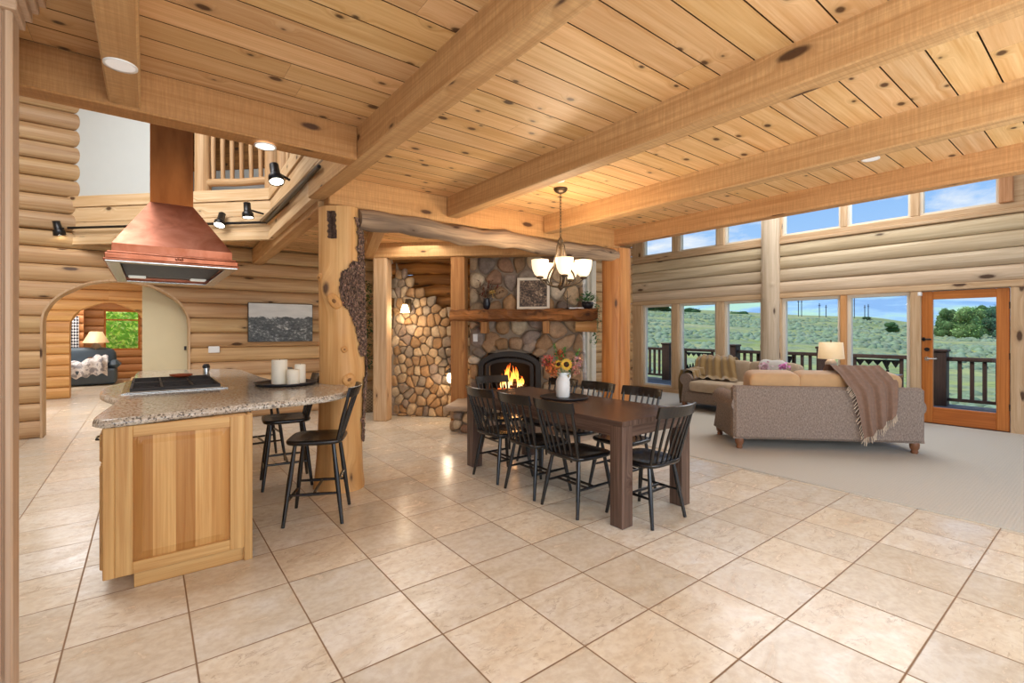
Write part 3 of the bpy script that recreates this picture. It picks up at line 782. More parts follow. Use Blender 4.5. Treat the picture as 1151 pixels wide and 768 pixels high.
# ------------------------------------------------------------------ window wall (right)
XW = 9.35
YE = .93
win = [(6.24, 7.04), (5.2, 6.08), (4.28, 5.04), (2.99, 3.93), (2.06, 2.9)]   # low windows (y0,y1)
hi = [(6.24, 7.04), (5.2, 6.08), (4.28, 5.04), (2.99, 3.93), (2.06, 2.9), (1.1, 1.95)]
ZL, ZH, CL, CH = .12, 2.0, 3.14, 4.15
def rightwall():
    b = MB()
    courses(b, 'y', XW, -1, 2.08, 3.0, .23, lambda z: [(-3, 7.4)], tn=(.95, 1.08), thick=.18)
    courses(b, 'y', XW, -1, 0, 2.08, .231, lambda z: [(-3, .4)], tn=(.95, 1.08), thick=.18)
    struct(b.build('wall_right', M['logpale']))
    t = MB(); k = (0, 1, 0)
    t.box(XW-.07, XW+.15, .4, 7.35, 2.0, 2.09, grain=k, bev=.01)        # head plate
    t.box(XW-.08, XW+.15, -3, 7.35, 3.0, 3.06, grain=k, bev=.01, tone=.96)
    t.box(XW-.05, XW+.15, -3, 7.35, 3.06, 3.15, grain=k, bev=.01)
    t.box(XW-.05, XW+.15, -3, 7.35, 4.15, 4.4, grain=k)
    t.box(XW-.05, XW+.15, 1.98, 7.35, 0, .125, grain=k, bev=.008)       # sill
    jam = [(7.04, 7.35), (6.08, 6.24), (5.04, 5.2), (3.93, 4.28), (2.9, 2.99), (1.93, 2.06)]
    for i, (a, c) in enumerate(jam):
        t.box(XW-.06, XW+.15, a, c, .1, 2.0, grain=(0, 0, 1), bev=.01, tone=(1.1, .82, .55) if i == 4 else 1.0)
    t.box(XW-.06, XW+.15, .4, .99, 0, 2.0, grain=(0, 0, 1), bev=.01, tone=1.05)
    for (a, c) in [(7.04, 7.35), (6.08, 6.24), (5.04, 5.2), (3.93, 4.28), (2.9, 2.99), (1.95, 2.06)]:
        t.box(XW-.05, XW+.15, a, c, 3.15, 4.15, grain=(0, 0, 1), bev=.01)
    t.box(XW-.09, XW+.15, .96, 1.1, 3.15, 4.15, grain=(0, 0, 1), bev=.01, tone=(.85, .62, .5))
    t.box(XW-.03, XW+.15, -3, .96, 3.15, 4.15, grain=(0, 1, 0), tone=.95)
    struct(t.build('trim_2', M['timber']))
    k = 2
    for (a, c) in win:
        window(k, 'y', XW, a, c, ZL, ZH, fr=.05); k += 1
    for (a, c) in hi:
        window(k, 'y', XW, a, c, CL+.01, CH, fr=.035); k += 1
    # log post on the wall
    t = thing('log_post', 'slim pale log post with knots against the window wall', 'post', (XW-.1, 4.1, 0))
    bb = MB()
    bm = [(R.uniform(-PI, PI), R.uniform(.2, 4), R.uniform(.012, .03)) for _ in range(34)]
    def g(u, v):
        th = 2*PI*u-PI; z = 4.3*v
        r = .155+.004*math.sin(3*th+2*z)
        for a, z0, am in bm:
            d = (th-a+PI) % (2*PI)-PI
            r += am*math.exp(-(d/.16)**2-((z-z0)/.035)**2)
        return (r*math.cos(th), r*math.sin(th), z)
    bb.grid(g, 40, 150); bb.uv = [[(q[1]*4.3, q[0]) for q in p] for p in bb.uv]
    bb.build('trunk', M['logpale'], t)
M['logpale'] = wood('pale_log', srgb(218, 198, 172), srgb(184, 160, 132), knot=.28, rough=.5, gscale=(.7, 14), streak=.45, kscale=(1.2, 3.6))
rightwall()
def door():
    t = MB(); X0, X1 = XW-.02, XW+.04
    y0, y1 = 1.0, 1.93; st = .13
    t.box(X0, X1, y0, y0+st, .02, 1.99, grain=(0, 0, 1), bev=.006)
    t.box(X0, X1, y1-st, y1, .02, 1.99, grain=(0, 0, 1), bev=.006)
    t.box(X0, X1, y0+st, y1-st, .02, .26, grain=(0, 1, 0), bev=.006, tone=(.92, .82, .8))
    t.box(X0, X1, y0+st, y1-st, 1.87, 1.99, grain=(0, 1, 0), bev=.006)
    o = struct(t.build('door_1', M['doorwood']))
    g = MB(); g.box(XW+.005, XW+.012, y0+st-.01, y1-st+.01, .25, 1.88); g.build('pane', M['glass'], o)
    h = MB()
    yy = y1-.065
    h.tube([(X0, yy, .98), (X0-.012, yy, .98)], .032, 16); h.tube([(X0-.012, yy, .98), (X0-.05, yy, .98), (X0-.055, yy-.02, .98), (X0-.055, yy-.12, .985)], .009, 8)
    tag(h.build('handle', M['steel'], o), 'metal lever handle')
    h = MB(); h.tube([(X0, yy, 1.12), (X0-.02, yy, 1.12)], .03, 16); h.build('deadbolt', M['blackmetal'], o)
    h = MB(); h.box(X0-.03, X0, yy-.05, yy+.06, 1.26, 1.285, bev=.004); h.box(X0-.03, X0-.01, yy+.02, yy+.05, 1.245, 1.3, bev=.004); h.build('latch', M['blackmetal'], o)
    for z in (.35, 1.05, 1.75):
        h = MB(); h.tube([(X0-.008, y0-.003, z-.045), (X0-.008, y0-.003, z+.045)], .009, 8); h.build('hinge', M['blackmetal'], o)
    s = MB(); s.box(XW-.075, XW-.02, 1.92, 1.965, 1.93, 1.985, bev=.004)
    tag(s.build('door_sensor', M['white']), 'small white alarm sensor at the top corner of the glass door', 'sensor')
    th = MB(); th.box(XW-.05, XW+.2, .98, 1.95, 0.0, .02); struct(th.build('trim_3', M['railwood']))
door()
def backright():
    b = MB(); Y = 7.38
    courses(b, 'x', Y, -1, 0, 4.3, .228, lambda z: [(7.98, 9.3)], tn=(.9, 1.05), thick=.15)
    courses(b, 'x', Y, -1, 0, 4.3, .228, lambda z: [(4.3, 6.6)], tn=(.9, 1.05), thick=.15)
    struct(b.build('wall_rear_right', M['log']))
    t = MB()
    t.box(7.84, 7.98, Y-.1, Y+.1, 0, 4.3, grain=(0, 0, 1), bev=.01, tone=(1.1, 1.1, 1.1)); t.box(6.6, 6.75, Y-.1, Y+.1, 0, 4.3, grain=(0, 0, 1)); t.box(6.75, 7.84, Y-.1, Y+.1, 0, .14); t.box(6.75, 7.84, Y-.1, Y+.1, 3.9, 4.3)
    struct(t.build('trim_4', M['vinyl']))
    window(14, 'x', Y-.02, 6.75, 7.84, .14, 3.9, fr=.06)
    w = MB(); w.box(3.46, 3.6, 7.75, 8.9, 0, 2.75); w.box(5.06, 5.12, -3, 7.5, CEIL+.06, 5.3); struct(w.build('wall_inner', M['drywall']))  # upper slab is unseen, added only to block light
backright()

# ------------------------------------------------------------------ loft: fascia, drywall, railing
LX = 1.16
def loft():
    b = MB()
    # side fascia (plane x = LX .. 1.26) and diagonal fascia
    c0 = Vector((LX, 3.28, 0)); c1 = Vector((1.27, 6.66, 0)); c2 = Vector((-1.25, 9.18, 0))
    zs = [2.556, 2.66, 2.86, 3.06, 3.21]
    for (a, c, n) in ((c0, c1, Vector((-1, 0, 0))), (c1, c2, Vector((-.707, -.707, 0)))):
        d = (c-a); L = d.length; d.normalize()
        Mx = Matrix.Translation(a) @ Matrix.Rotation(math.atan2(d.y, d.x), 4, 'Z')
        for i in range(4):
            ex = .02 if i in (0, 3) else 0
            t = R.uniform(.95, 1.1)
            b.box(0, L, -.02, .03+ex, zs[i]+.002, zs[i+1]-.002, tone=(t, t*.98, t*.95), bev=.004, Mx=Mx)
    struct(b.build('trim_5', M['timberpale']))
    w = MB()
    d = Vector((-.7071, .7071, 0)); a = c1+d*1.6
    Mx = Matrix.Translation(a) @ Matrix.Rotation(math.atan2(d.y, d.x), 4, 'Z')
    w.box(0, 2.0, -.06, -.0, 3.2, 5.25, Mx=Mx)
    # wall behind the railing
    e = c1+Vector((1.0, 1.0, 0))
    Me = Matrix.Translation(e) @ Matrix.Rotation(math.atan2(d.y, d.x), 4, 'Z')
    w.box(-3.5, 3.5, -.1, 0, 3.2, 4.0, Mx=Me)
    struct(w.build('wall_loft', M['drywall']))
    w = MB(); w.box(-3.5, 3.5, -.1, .02, 4.0, 4.25, tone=.9, Mx=Me); w.box(-3.5, 3.5, -.1, 0, 4.25, 5.3, tone=.75, Mx=Me)
    struct(w.build('wall_loft_logs', M['logdark']))
    f = MB(); f.prism([(-.9, 8.9), (1.3, 6.7), (1.3, 3.3), (5, 3.3), (5, 12), (-.9, 12)], 3.12, 3.19)
    struct(f.build('floor_loft', M['ceiling']))
    # railing on the diagonal edge
    t = thing('loft_railing', 'peeled-pole railing on the loft edge beside the copper duct', 'railing', tuple(c1+Vector((0, 0, 3.21))), math.atan2(d.y, d.x))
    for x0 in (.06, 1.06):
        p = MB(); p.tube([(x0, -.1, 0), (x0, -.1, .5), (x0, -.1, 1.25)], [.1, .097, .094], 14); p.build('post', M['log'], t)
    r = MB(); r.tube([(x, -.1, .14+.006*math.sin(x*9)) for x in np.linspace(.08, 1.02, 8)], .05, 12); r.build('bottom_rail', M['log'], t)
    r = MB(); r.tube([(x, -.1, 1.05) for x in np.linspace(0, 1.1, 8)], .055, 12); r.build('top_rail', M['log'], t)
    for k in range(6):
        x = .23+.135*k
        s = MB(); s.tube([(x, -.1, .12), (x+.006, -.1, .6), (x, -.1, 1.05)], [.025, .03, .026], 10); s.build('baluster', M['log'], t)
    t = thing('loft_railing', 'short stretch of pole railing above the slanting track light', 'railing', (1.27, 6.62, 3.21), rad(-91.5))
    for x0 in (.2, 1.6, 3.0):
        p = MB(); p.tube([(x0, .1, 0), (x0, .1, 1.2)], .09, 12); p.build('post', M['log'], t)
    r = MB(); r.tube([(0, .1, .14), (3.2, .1, .14)], .05, 12); r.build('bottom_rail', M['log'], t)
    for k in range(12):
        x = .4+.2*k
        if abs(x-1.6) < .08: continue
        s = MB(); s.tube([(x, .1, .12), (x, .1, 1.1)], .027, 8); s.build('baluster', M['log'], t)
M['timberpale'] = wood('pale_board', srgb(232, 206, 168), srgb(206, 170, 124), knot=.4, rough=.55, kscale=(2.2, 4))
loft()

# ------------------------------------------------------------------ stones
STONE = [(170, 142, 112), (190, 166, 134), (158, 126, 94), (150, 134, 118), (202, 182, 152), (166, 130, 92), (142, 126, 114), (180, 148, 116), (150, 116, 92), (204, 188, 164)]
def stones(b, u0, u1, v0, v1, sp, place, mask=lambda u, v: True, asp=1.0, hgt=(.03, .06), seed=1, gap=.09, pal=STONE):
    q = random.Random(seed)
    pts = []
    nu, nv = int((u1-u0)/sp)+3, int((v1-v0)/(sp*asp))+3
    for j in range(-1, nv):
        for i in range(-1, nu):
            pts.append((u0+(i+.5*(j % 2)+q.uniform(-.36, .36))*sp, v0+(j+.5+q.uniform(-.36, .36))*sp*asp))
    for (pu, pv) in pts:
        poly = [(pu-2*sp, pv-2*sp), (pu+2*sp, pv-2*sp), (pu+2*sp, pv+2*sp), (pu-2*sp, pv+2*sp)]
        for (qu, qv) in pts:
            du, dv = qu-pu, qv-pv
            d2 = du*du+dv*dv
            if d2 < 1e-9 or d2 > 9*sp*sp: continue
            mu, mv = (pu+qu)/2, (pv+qv)/2
            poly = clip(poly, -du, -dv, -(du*mu+dv*mv))
            if len(poly) < 3: break
        for cl in ((1, 0, u0), (-1, 0, -u1), (0, 1, v0), (0, -1, -v1)):
            if len(poly) >= 3: poly = clip(poly, *cl)
        if len(poly) < 3: continue
        cu = sum(p[0] for p in poly)/len(poly); cv = sum(p[1] for p in poly)/len(poly)
        if not mask(cu, cv): continue
        ar = abs(sum(poly[i][0]*poly[(i+1) % len(poly)][1]-poly[(i+1) % len(poly)][0]*poly[i][1] for i in range(len(poly))))/2
        if ar < (sp*.35)**2: continue
        one_stone(b, poly, place, q, gap, hgt, pal, sp)
    return b
def one_stone(b, poly, place, q, gap, hgt, pal, sp):
        cu = sum(p[0] for p in poly)/len(poly); cv = sum(p[1] for p in poly)/len(poly)
        poly = [(cu+(p[0]-cu)*(1-gap), cv+(p[1]-cv)*(1-gap)) for p in poly]
        for _ in range(2):
            n = []
            for i in range(len(poly)):
                a, c = poly[i], poly[(i+1) % len(poly)]
                n += [(a[0]*.78+c[0]*.22, a[1]*.78+c[1]*.22), (a[0]*.22+c[0]*.78, a[1]*.22+c[1]*.78)]
            poly = n
        h = q.uniform(*hgt); tu, tv = q.uniform(-.25, .25), q.uniform(-.25, .25)
        rings = [(1.0, -.02), (.99, .35*h), (.9, .72*h), (.68, .93*h), (.36, 1.0*h)]
        vs = []
        n = len(poly)
        for (s, d) in rings:
            for p in poly:
                uu, vv = cu+(p[0]-cu)*s, cv+(p[1]-cv)*s
                vs.append(place(uu, vv, d+h*((uu-cu)*tu+(vv-cv)*tv)/sp))
        vs.append(place(cu, cv, h))
        fs = []
        for r in range(len(rings)-1):
            for i in range(n):
                fs.append((r*n+i, r*n+(i+1) % n, (r+1)*n+(i+1) % n, (r+1)*n+i))
        r = len(rings)-1
        for i in range(n): fs.append((r*n+i, r*n+(i+1) % n, len(vs)-1))
        c = srgb(*q.choice(pal)); k = q.uniform(.8, 1.2)
        b.add(vs, fs, tone=(c[0]*k*1.25, c[1]*k*1.25, c[2]*k*1.25), smooth=True)
M['mortar'] = plain('mortar', srgb(150, 132, 112), .95, var=.4, vs=20, bs=.5)

def stonewall():
    def top(x):
        P = [(-2.98, 2.75), (-2.86, 2.52), (-2.6, 2.15), (-2.3, 1.93), (-2.0, 1.72), (-1.6, 1.55)]
        for (a, za), (c, zc) in zip(P, P[1:]):
            if a <= x <= c: return za+(zc-za)*(x-a)/(c-a)
        return 1.5
    b = MB()
    stones(b, -3.04, -1.55, 0, 2.75, .128, lambda u, v, d: fw(u, .12+.28*max(0, (-2.75-u))**1.3+.1*(v/2.7)-d, v), mask=lambda u, v: v < top(u), asp=1.28, hgt=(.03, .055), seed=5, gap=.05, pal=[(186, 154, 116), (200, 172, 134), (170, 136, 98), (164, 146, 124), (204, 180, 146), (178, 140, 98), (158, 138, 120)])
    struct(b.build('wall_cobbles', M['stone']))
    m = MB()
    nn = 20
    vs, fs = [], []
    for k in range(nn+1):
        x = -3.02+1.5*k/nn
        vs += [fw(x, .125, 0), fw(x, .225, top(x)-.16+.03*math.sin(k*2.1))]
    fs = [(2*k, 2*k+2, 2*k+3, 2*k+1) for k in range(nn)]
    m.add(vs, fs); struct(m.build('wall_mortar', M['mortar']))
    l = MB()
    for k in range(7):
        z = 1.5+.19*k
        pth = [fw(-3.05+1.5*i/10, .37+.02*math.sin(i*1.3+k), z+.02*math.sin(i*.8+k)-.03*i/10) for i in range(11)]
        t = R.uniform(.75, 1.15)
        l.tube(pth, [.105+R.uniform(-.012, .012) for _ in pth], 12, tone=(t, t*.95, t*.85))
    struct(l.build('wall_stair_logs', M['logdark']))
    bk = MB(); bk.box(-2.9, .08, .92, .98, 0, 2.8, Mx=FM); bk.box(5.9, 5.96, 5.8, 7.4, 0, 2.8); struct(bk.build('wall_shell', M['outershell']))  # unseen shell walls added to stop light leaking in
stonewall()

def fireplace():
    t = thing('fireplace', 'tall river-rock fireplace with a rough log mantel and a lit arched insert', 'fireplace', tuple(FO), FR)
    xl, xr = -1.64, .14
    ix0, ix1, iz0, isp, icr = -1.48, -.51, .44, .84, 1.08
    xc = (ix0+ix1)/2; hw = (ix1-ix0)/2
    def inarch(u, v, g=0.0):
        if abs(u-xc) > hw+g: return False
        if v < isp: return v > iz0-.2
        return v < isp+(icr+g-isp)*math.sqrt(max(0, 1-((u-xc)/(hw+g))**2))
    b = MB()
    stones(b, xl, xr, .36, 2.75, .27, lambda u, v, d: Vector((u, -d, v)), mask=lambda u, v: not inarch(u, v, .2), asp=.92, hgt=(.05, .09), seed=12, gap=.08)
    vq = random.Random(21); cuts = [8, 30, 50, 70, 92, 113, 134, 154, 174]
    for a0, a1 in zip(cuts, cuts[1:]):
        ro = .21+vq.uniform(-.03, .05)
        poly = []
        for (a, o) in ((a0, .02), ((a0+a1)/2, .02), (a1, .02), (a1, ro), ((a0+a1)/2, ro+.03), (a0, ro)):
            poly.append((xc+(hw+o)*math.cos(rad(a)), isp+(icr-isp+o)*math.sin(rad(a))))
        one_stone(b, poly, lambda u, v, d: Vector((u, -d, v)), vq, .07, (.05, .09), STONE, .27)
    for sx in (0, 1):
        for (za, zb) in ((.38, .62), (.63, .88)):
            u0, u1 = (xl+.0, ix0-.02) if sx == 0 else (ix1+.02, ix1+.24)
            one_stone(b, [(u0, za), (u1, za), (u1, zb), (u0, zb)], lambda u, v, d: Vector((u, -d, v)), vq, .06, (.05, .08), STONE, .27)
    b.build('rock_facing', M['stone'], t); b = MB()
    stones(b, 0, .9, .36, 2.75, .25, lambda u, v, d: Vector((xr-.02+d, u, v)), seed=4, hgt=(.04, .08), pal=[(216, 212, 206), (196, 190, 184), (226, 222, 214)])  # side stones paler: window light put into their colour
    b.build('side_rocks', M['stone'], t)
    c = MB()
    # mortar core with a niche for the firebox
    c.box(xl, ix0+.03, .0, .9, 0, 2.76); c.box(ix1-.03, xr-.01, .0, .9, 0, 2.76)
    c.box(ix0+.03, ix1-.03, .0, .9, icr-.03, 2.76); c.box(ix0+.03, ix1-.03, .0, .9, 0, iz0)
    c.box(ix0+.03, ix1-.03, .6, .9, iz0, icr); c.build('chimney_core', M['mortar'], t)
    # hearth
    h = MB()
    def hs(u, v, d): return Vector((u, -.98-d, v))
    stones(h, -1.66, .1, .0, .3, .2, hs, seed=9, asp=.8, hgt=(.04, .08))
    def hs2(u, v, d): return Vector((-1.64-d, u, v))
    stones(h, -.98, 0, .0, .3, .2, hs2, seed=10, asp=.8, hgt=(.04, .08))
    h.build('hearth_rocks', M['stone'], t)
    h = MB(); h.box(-1.64, .1, -.98, 0, 0, .31); h.build('hearth_core', M['mortar'], t)
    h = MB(); h.box(-1.76, .16, -1.1, 0.02, .305, .375, bev=.02); h.build('hearth_slab', M['stonecap'], t)
    # arched iron front
    def arch(o, dy0, dy1, off0, off1, z0, mat, name, par):
        m = MB(); pts = []
        for (off, lab) in ((off0, 0), (off1, 1)):
            L = [(xc+hw-off, z0)]
            for k in range(21):
                a = PI*k/20
                L.append((xc+(hw-off)*math.cos(a), isp+(icr-isp-off)*math.sin(a)))
            L.append((xc-hw+off, z0)); pts.append(L)
        n = len(pts[0])
        vs = [(x, dy0, z) for x, z in pts[0]]+[(x, dy0, z) for x, z in pts[1]]+[(x, dy1, z) for x, z in pts[0]]+[(x, dy1, z) for x, z in pts[1]]
        fs = []
        for k in range(n-1):
            fs += [(k, k+1, n+k+1, n+k), (2*n+k, 3*n+k, 3*n+k+1, 2*n+k+1), (k, 2*n+k, 2*n+k+1, k+1), (n+k, n+k+1, 3*n+k+1, 3*n+k)]
        m.add(vs, fs); return m.build(name, M[mat], par)
    s = arch(None, -.11, .02, 0, .075, iz0-.02, 'firebox', 'insert_frame', t)
    arch(None, -.085, .02, .11, .165, iz0, 'firebox', 'inner_frame', s)
    lo = MB()
    for k in range(26):
        a = PI*(.14+.72*k/25)
        r1 = .093
        x, z = xc+(hw-r1)*math.cos(a), isp+(icr-isp-r1)*math.sin(a)
        lo.box(-.006, .006, -.08, .0, -.02, .02, Mx=Matrix.Translation((x, 0, z)) @ Matrix.Rotation(-(a-PI/2)*.6, 4, 'Y'))
    lo.build('vent_louvre', M['fireboxin'], s)
    f = MB(); f.box(ix0, ix1, -.1, .02, iz0-.07, iz0+.0, bev=.01); f.build('insert_sill', M['firebox'], s)
    i = MB(); i.box(ix0+.05, ix1-.05, .5, .55, iz0-.02, icr); i.box(ix0+.05, ix0+.08, 0, .5, iz0-.02, .95); i.box(ix1-.08, ix1-.05, 0, .5, iz0-.02, .95); i.box(ix0+.05, ix1-.05, 0, .55, iz0-.06, iz0-.005); i.box(ix0+.05, ix1-.05, .02, .5, icr-.03, icr)
    i.build('firebox', M['fireboxin'], t)
    for (x0, x1, y, z, r) in ((-1.22, -.74, .14, .50, .05), (-1.18, -.8, .26, .5, .05), (-1.15, -.82, .18, .585, .042)):
        lg = MB(); lg.tube([(x0, y+.05, z-.005), ((x0+x1)/2, y, z+.01), (x1, y-.04, z)], [r, r*1.05, r*.9], 12); lg.build('burning_log', M['char'], t)
    e = MB()
    for k in range(90): e.ell((R.uniform(-1.2, -.76), R.uniform(.05, .3), iz0+.012+R.uniform(0, .03)), .03, .025, .016, nu=6, nv=4)
    e.build('embers', M['ember'], t)
    fl = MB()
    for k in range(17):
        x = -1.14+.32*k/16+R.uniform(-.02, .02); y = R.uniform(.06, .22)
        hgt = R.uniform(.1, .2)+.2*math.exp(-((x+1.03)/.09)**2)+.12*math.exp(-((x+.9)/.05)**2)
        w = R.uniform(.02, .036); ph = R.uniform(0, 6)
        def g(u, v):
            ww = w*(math.sin(PI*min(1, v*.93+.12))**.8)*(1-v)**.35+.001
            sx = .03*math.sin(v*5+ph)*v
            return (x+sx+(u-.5)*2*ww, y+.012*math.cos((u-.5)*PI)-.02*v, iz0+.05+hgt*v)
        fl.grid(g, 4, 12)
    tag(fl.build('flames', M['flame'], t), 'bright orange flames')
    # mantel
    mt = MB(); n = 30
    P = [(-1.86+2.2*k/n) for k in range(n+1)]
    vs, fs, uv = [], [], []
    mm = 14
    for k, x in enumerate(P):
        for j in range(mm):
            a = 2*PI*j/mm
            ca, sa = math.cos(a), math.sin(a)
            ry, rz = .2, .092
            yy = -.24+ry*math.copysign(abs(ca)**.6, ca); zz = 1.635+rz*math.copysign(abs(sa)**.6, sa)
            if ca < 0: yy += R.uniform(-.022, .022); zz += R.uniform(-.012, .012)
            if k == n: yy = yy*.9-.03; zz = 1.635+(zz-1.635)*.8+.02
            vs.append((x, min(yy, -.02), zz))
    for k in range(n):
        for j in range(mm):
            j2 = (j+1) % mm
            fs.append((k*mm+j, k*mm+j2, (k+1)*mm+j2, (k+1)*mm+j)); uv.append([(P[k], j*.05), (P[k], (j+1)*.05), (P[k+1], (j+1)*.05), (P[k+1], j*.05)])
    mt.add(vs, fs, uvs=uv, smooth=False); mt.add(vs, [tuple(range(mm)), tuple(n*mm+i for i in range(mm))[::-1]])
    mt.build('mantel', M['mantelwood'], t)
    for x in (-1.37, -.42):
        cb = MB(); cb.box(x-.05, x+.05, -.26, 0, 1.36, 1.56, grain=(0, 0, 1), bev=.006); cb.build('corbel', M['timberwarm'], t)
    cb = MB(); cb.tube([(.02, -.2, 1.475), (.33, -.2, 1.475)], [.085, .1], 20); tag(cb.build('log_bracket', M['logwarm'], t), 'short round log under the right end of the mantel')
    sw = MB(); sw.box(-1.57, -1.5, -.105, -.06, 1.23, 1.35, bev=.004); o = sw.build('wall_switch', M['white']); o.matrix_world = FM
    tag(o, 'white switch plate on the river rock, below the left end of the mantel', 'switch')
fireplace()
def mantel_things():
    # framed print
    t = thing('picture_frame', 'white-framed sepia print of trees leaning on the mantel', 'picture', tuple(fw(-.62, -.17, 1.728)), FR)
    Mx = Matrix.Rotation(rad(-7), 4, 'X')
    w, h = .25, .49
    f = MB()
    f.box(-w, w, -.012, .012, 0, .04, bev=.004, Mx=Mx); f.box(-w, w, -.012, .012, h-.04, h, bev=.004, Mx=Mx); f.box(-w, -w+.04, -.012, .012, .04, h-.04, bev=.004, Mx=Mx); f.box(w-.04, w, -.012, .012, .04, h-.04, bev=.004, Mx=Mx)
    f.build('frame', M['vinyl'], t)
    p = MB(); p.grid(lambda u, v: (-w+.03+(2*w-.06)*u, -.002, .03+(h-.06)*v), 1, 1, Mx=Mx); tag(p.build('print', M['sepiaphoto'], t), 'sepia print of trees and undergrowth')
    # dark vase with dried flowers
    t = thing('flower_vase', 'small black vase of dried flowers at the left end of the mantel', 'vase', tuple(fw(-1.33, -.22, 1.728)), FR)
    v = MB(); v.lathe([(.03, 0), (.05, .03), (.06, .09), (.045, .15), (.055, .17), (.045, .17), (.03, .1)], 18); v.build('body', M['mulch'], t)
    s = MB(); fl = MB()
    for k in range(26):
        a, e = R.uniform(0, 6.28), R.uniform(.35, 1.2)
        L = R.uniform(.15, .36)
        d = Vector((math.cos(a)*math.cos(e), math.sin(a)*math.cos(e)*.6, math.sin(e)))
        p0 = Vector((0, 0, .15)); p1 = p0+d*L
        s.tube([p0, p0+d*L*.5+Vector((0, 0, .02)), p1], .003, 5)
        for q in range(5):
            s.leaf(p0+d*L*R.uniform(.3, 1), d+Vector((R.uniform(-1, 1), R.uniform(-1, 1), R.uniform(-.5, 1))), (0, 0, 1), R.uniform(.04, .08), .02, (R.uniform(.5, 1.1), R.uniform(.2, .4), R.uniform(.15, .4)))
        if k < 8:
            c = p0+Vector((R.uniform(.02, .14), -.06, R.uniform(.03, .12)))
            for q in range(10):
                dd = Vector((R.uniform(-1, 1), R.uniform(-1, .2), R.uniform(-1, 1)))
                fl.leaf(c, dd, (0, 0, 1), .035, .02, (.75*R.uniform(.7, 1.1), .42, .12))
    s.build('dried_stems', M['dried'], t); tag(fl.build('orange_blooms', M['petal'], t), 'dried orange blooms')
    # candle stand
    t = thing('candle_stand', 'thin black metal stand on the mantel beside the white-framed print', 'candle holder', tuple(fw(-.1, -.24, 1.728)), FR)
    v = MB(); v.lathe([(.04, 0), (.04, .008), (.006, .015), (.005, .14), (.009, .16), (.005, .18), (.004, .27), (0, .28)], 14); v.build('stem', M['blackmetal'], t)
    v = MB(); v.tube([(-.05, 0, .2), (-.02, 0, .16), (.02, 0, .16), (.05, 0, .2)], .004, 6); v.build('arm', M['blackmetal'], t)
    t = MB(); t.box(-.1, .18, -.06, .06, 0, .02, bev=.004); o = t.build('white_book', M['white']); o.location = fw(.02, -.2, 1.728); o.rotation_euler = (0, 0, FR)
    tag(o, 'flat white book lying on the mantel behind the thin black stand', 'book')
    # trailing plant
    t = thing('trailing_plant', 'trailing green plant in a dark pot on the right end of the mantel', 'plant', tuple(fw(.2, -.22, 1.72)), FR)
    v = MB(); v.lathe([(.06, 0), (.085, .05), (.09, .11), (.08, .11), (.07, .09)], 18); v.build('pot', M['mulch'], t)
    f = MB()
    for k in range(190):
        a = R.uniform(0, 6.28); r = R.uniform(0, .16)
        p = Vector((math.cos(a)*r, math.sin(a)*r*.8, .12+R.uniform(0, .15)*(1-r/.2)))
        f.leaf(p, (math.cos(a), math.sin(a), R.uniform(-.4, .9)), (0, 0, 1), R.uniform(.04, .07), .03, (.8*R.uniform(.7, 1.5), 1.1*R.uniform(.8, 1.3), 1.2*R.uniform(.7, 1.3)))
    for k in range(17):
        x0, y0 = R.uniform(.08, .34), R.uniform(-.12, .1)
        L = R.uniform(.3, .68)
        for q in range(26):
            z = .08-L*q/26
            f.leaf((x0+.02*math.sin(q)+R.uniform(-.02, .02), y0+R.uniform(-.02, .02), z), (R.uniform(-1, 1), R.uniform(-1, 1), R.uniform(-.8, .3)), (0, 0, 1), R.uniform(.03, .055), .026, (.8*R.uniform(.7, 1.5), 1.1*R.uniform(.8, 1.3), 1.1*R.uniform(.7, 1.3)))
    f.build('foliage', M['leaf'], t)
mantel_things()
def sconces():
    t = thing('wall_sconce', 'lit wall sconce with a white glass shade high on the cobble wall', 'lamp', tuple(fw(-2.67, -.02, 1.72)), FR, 'sconces on the cobble wall')
    b = MB(); b.box(-.05, .05, .04, .09, -.02, .2, bev=.01); b.tube([(0, .05, .12), (0, -.05, .15), (0, -.09, .1)], .01, 8); b.build('bracket', M['bronze'], t)
    b = MB(); b.lathe([(.035, .1), (.055, .05), (.075, -.03), (.07, -.03), (.05, .05), (.02, .095)], 18, (0, -.09, 0)); b.build('shade', M['sconceglow'], t)
    t = thing('wall_sconce', 'lit black lantern sconce low on the cobble wall, beside the hearth', 'lamp', tuple(fw(-1.93, -.03, .6)), FR, 'sconces on the cobble wall')
    b = MB(); b.box(-.04, .04, .06, .12, .0, .26, bev=.01); b.tube([(0, .08, .22), (0, -.04, .25), (0, -.07, .2)], .01, 8); b.lathe([(.09, .14), (.07, .17), (.02, .21)], 16, (0, -.07, 0)); b.build('bracket', M['blackmetal'], t)
    b = MB(); b.ell((0, -.07, .06), .06, .06, .085); b.build('globe', M['sconceglow'], t)
sconces()

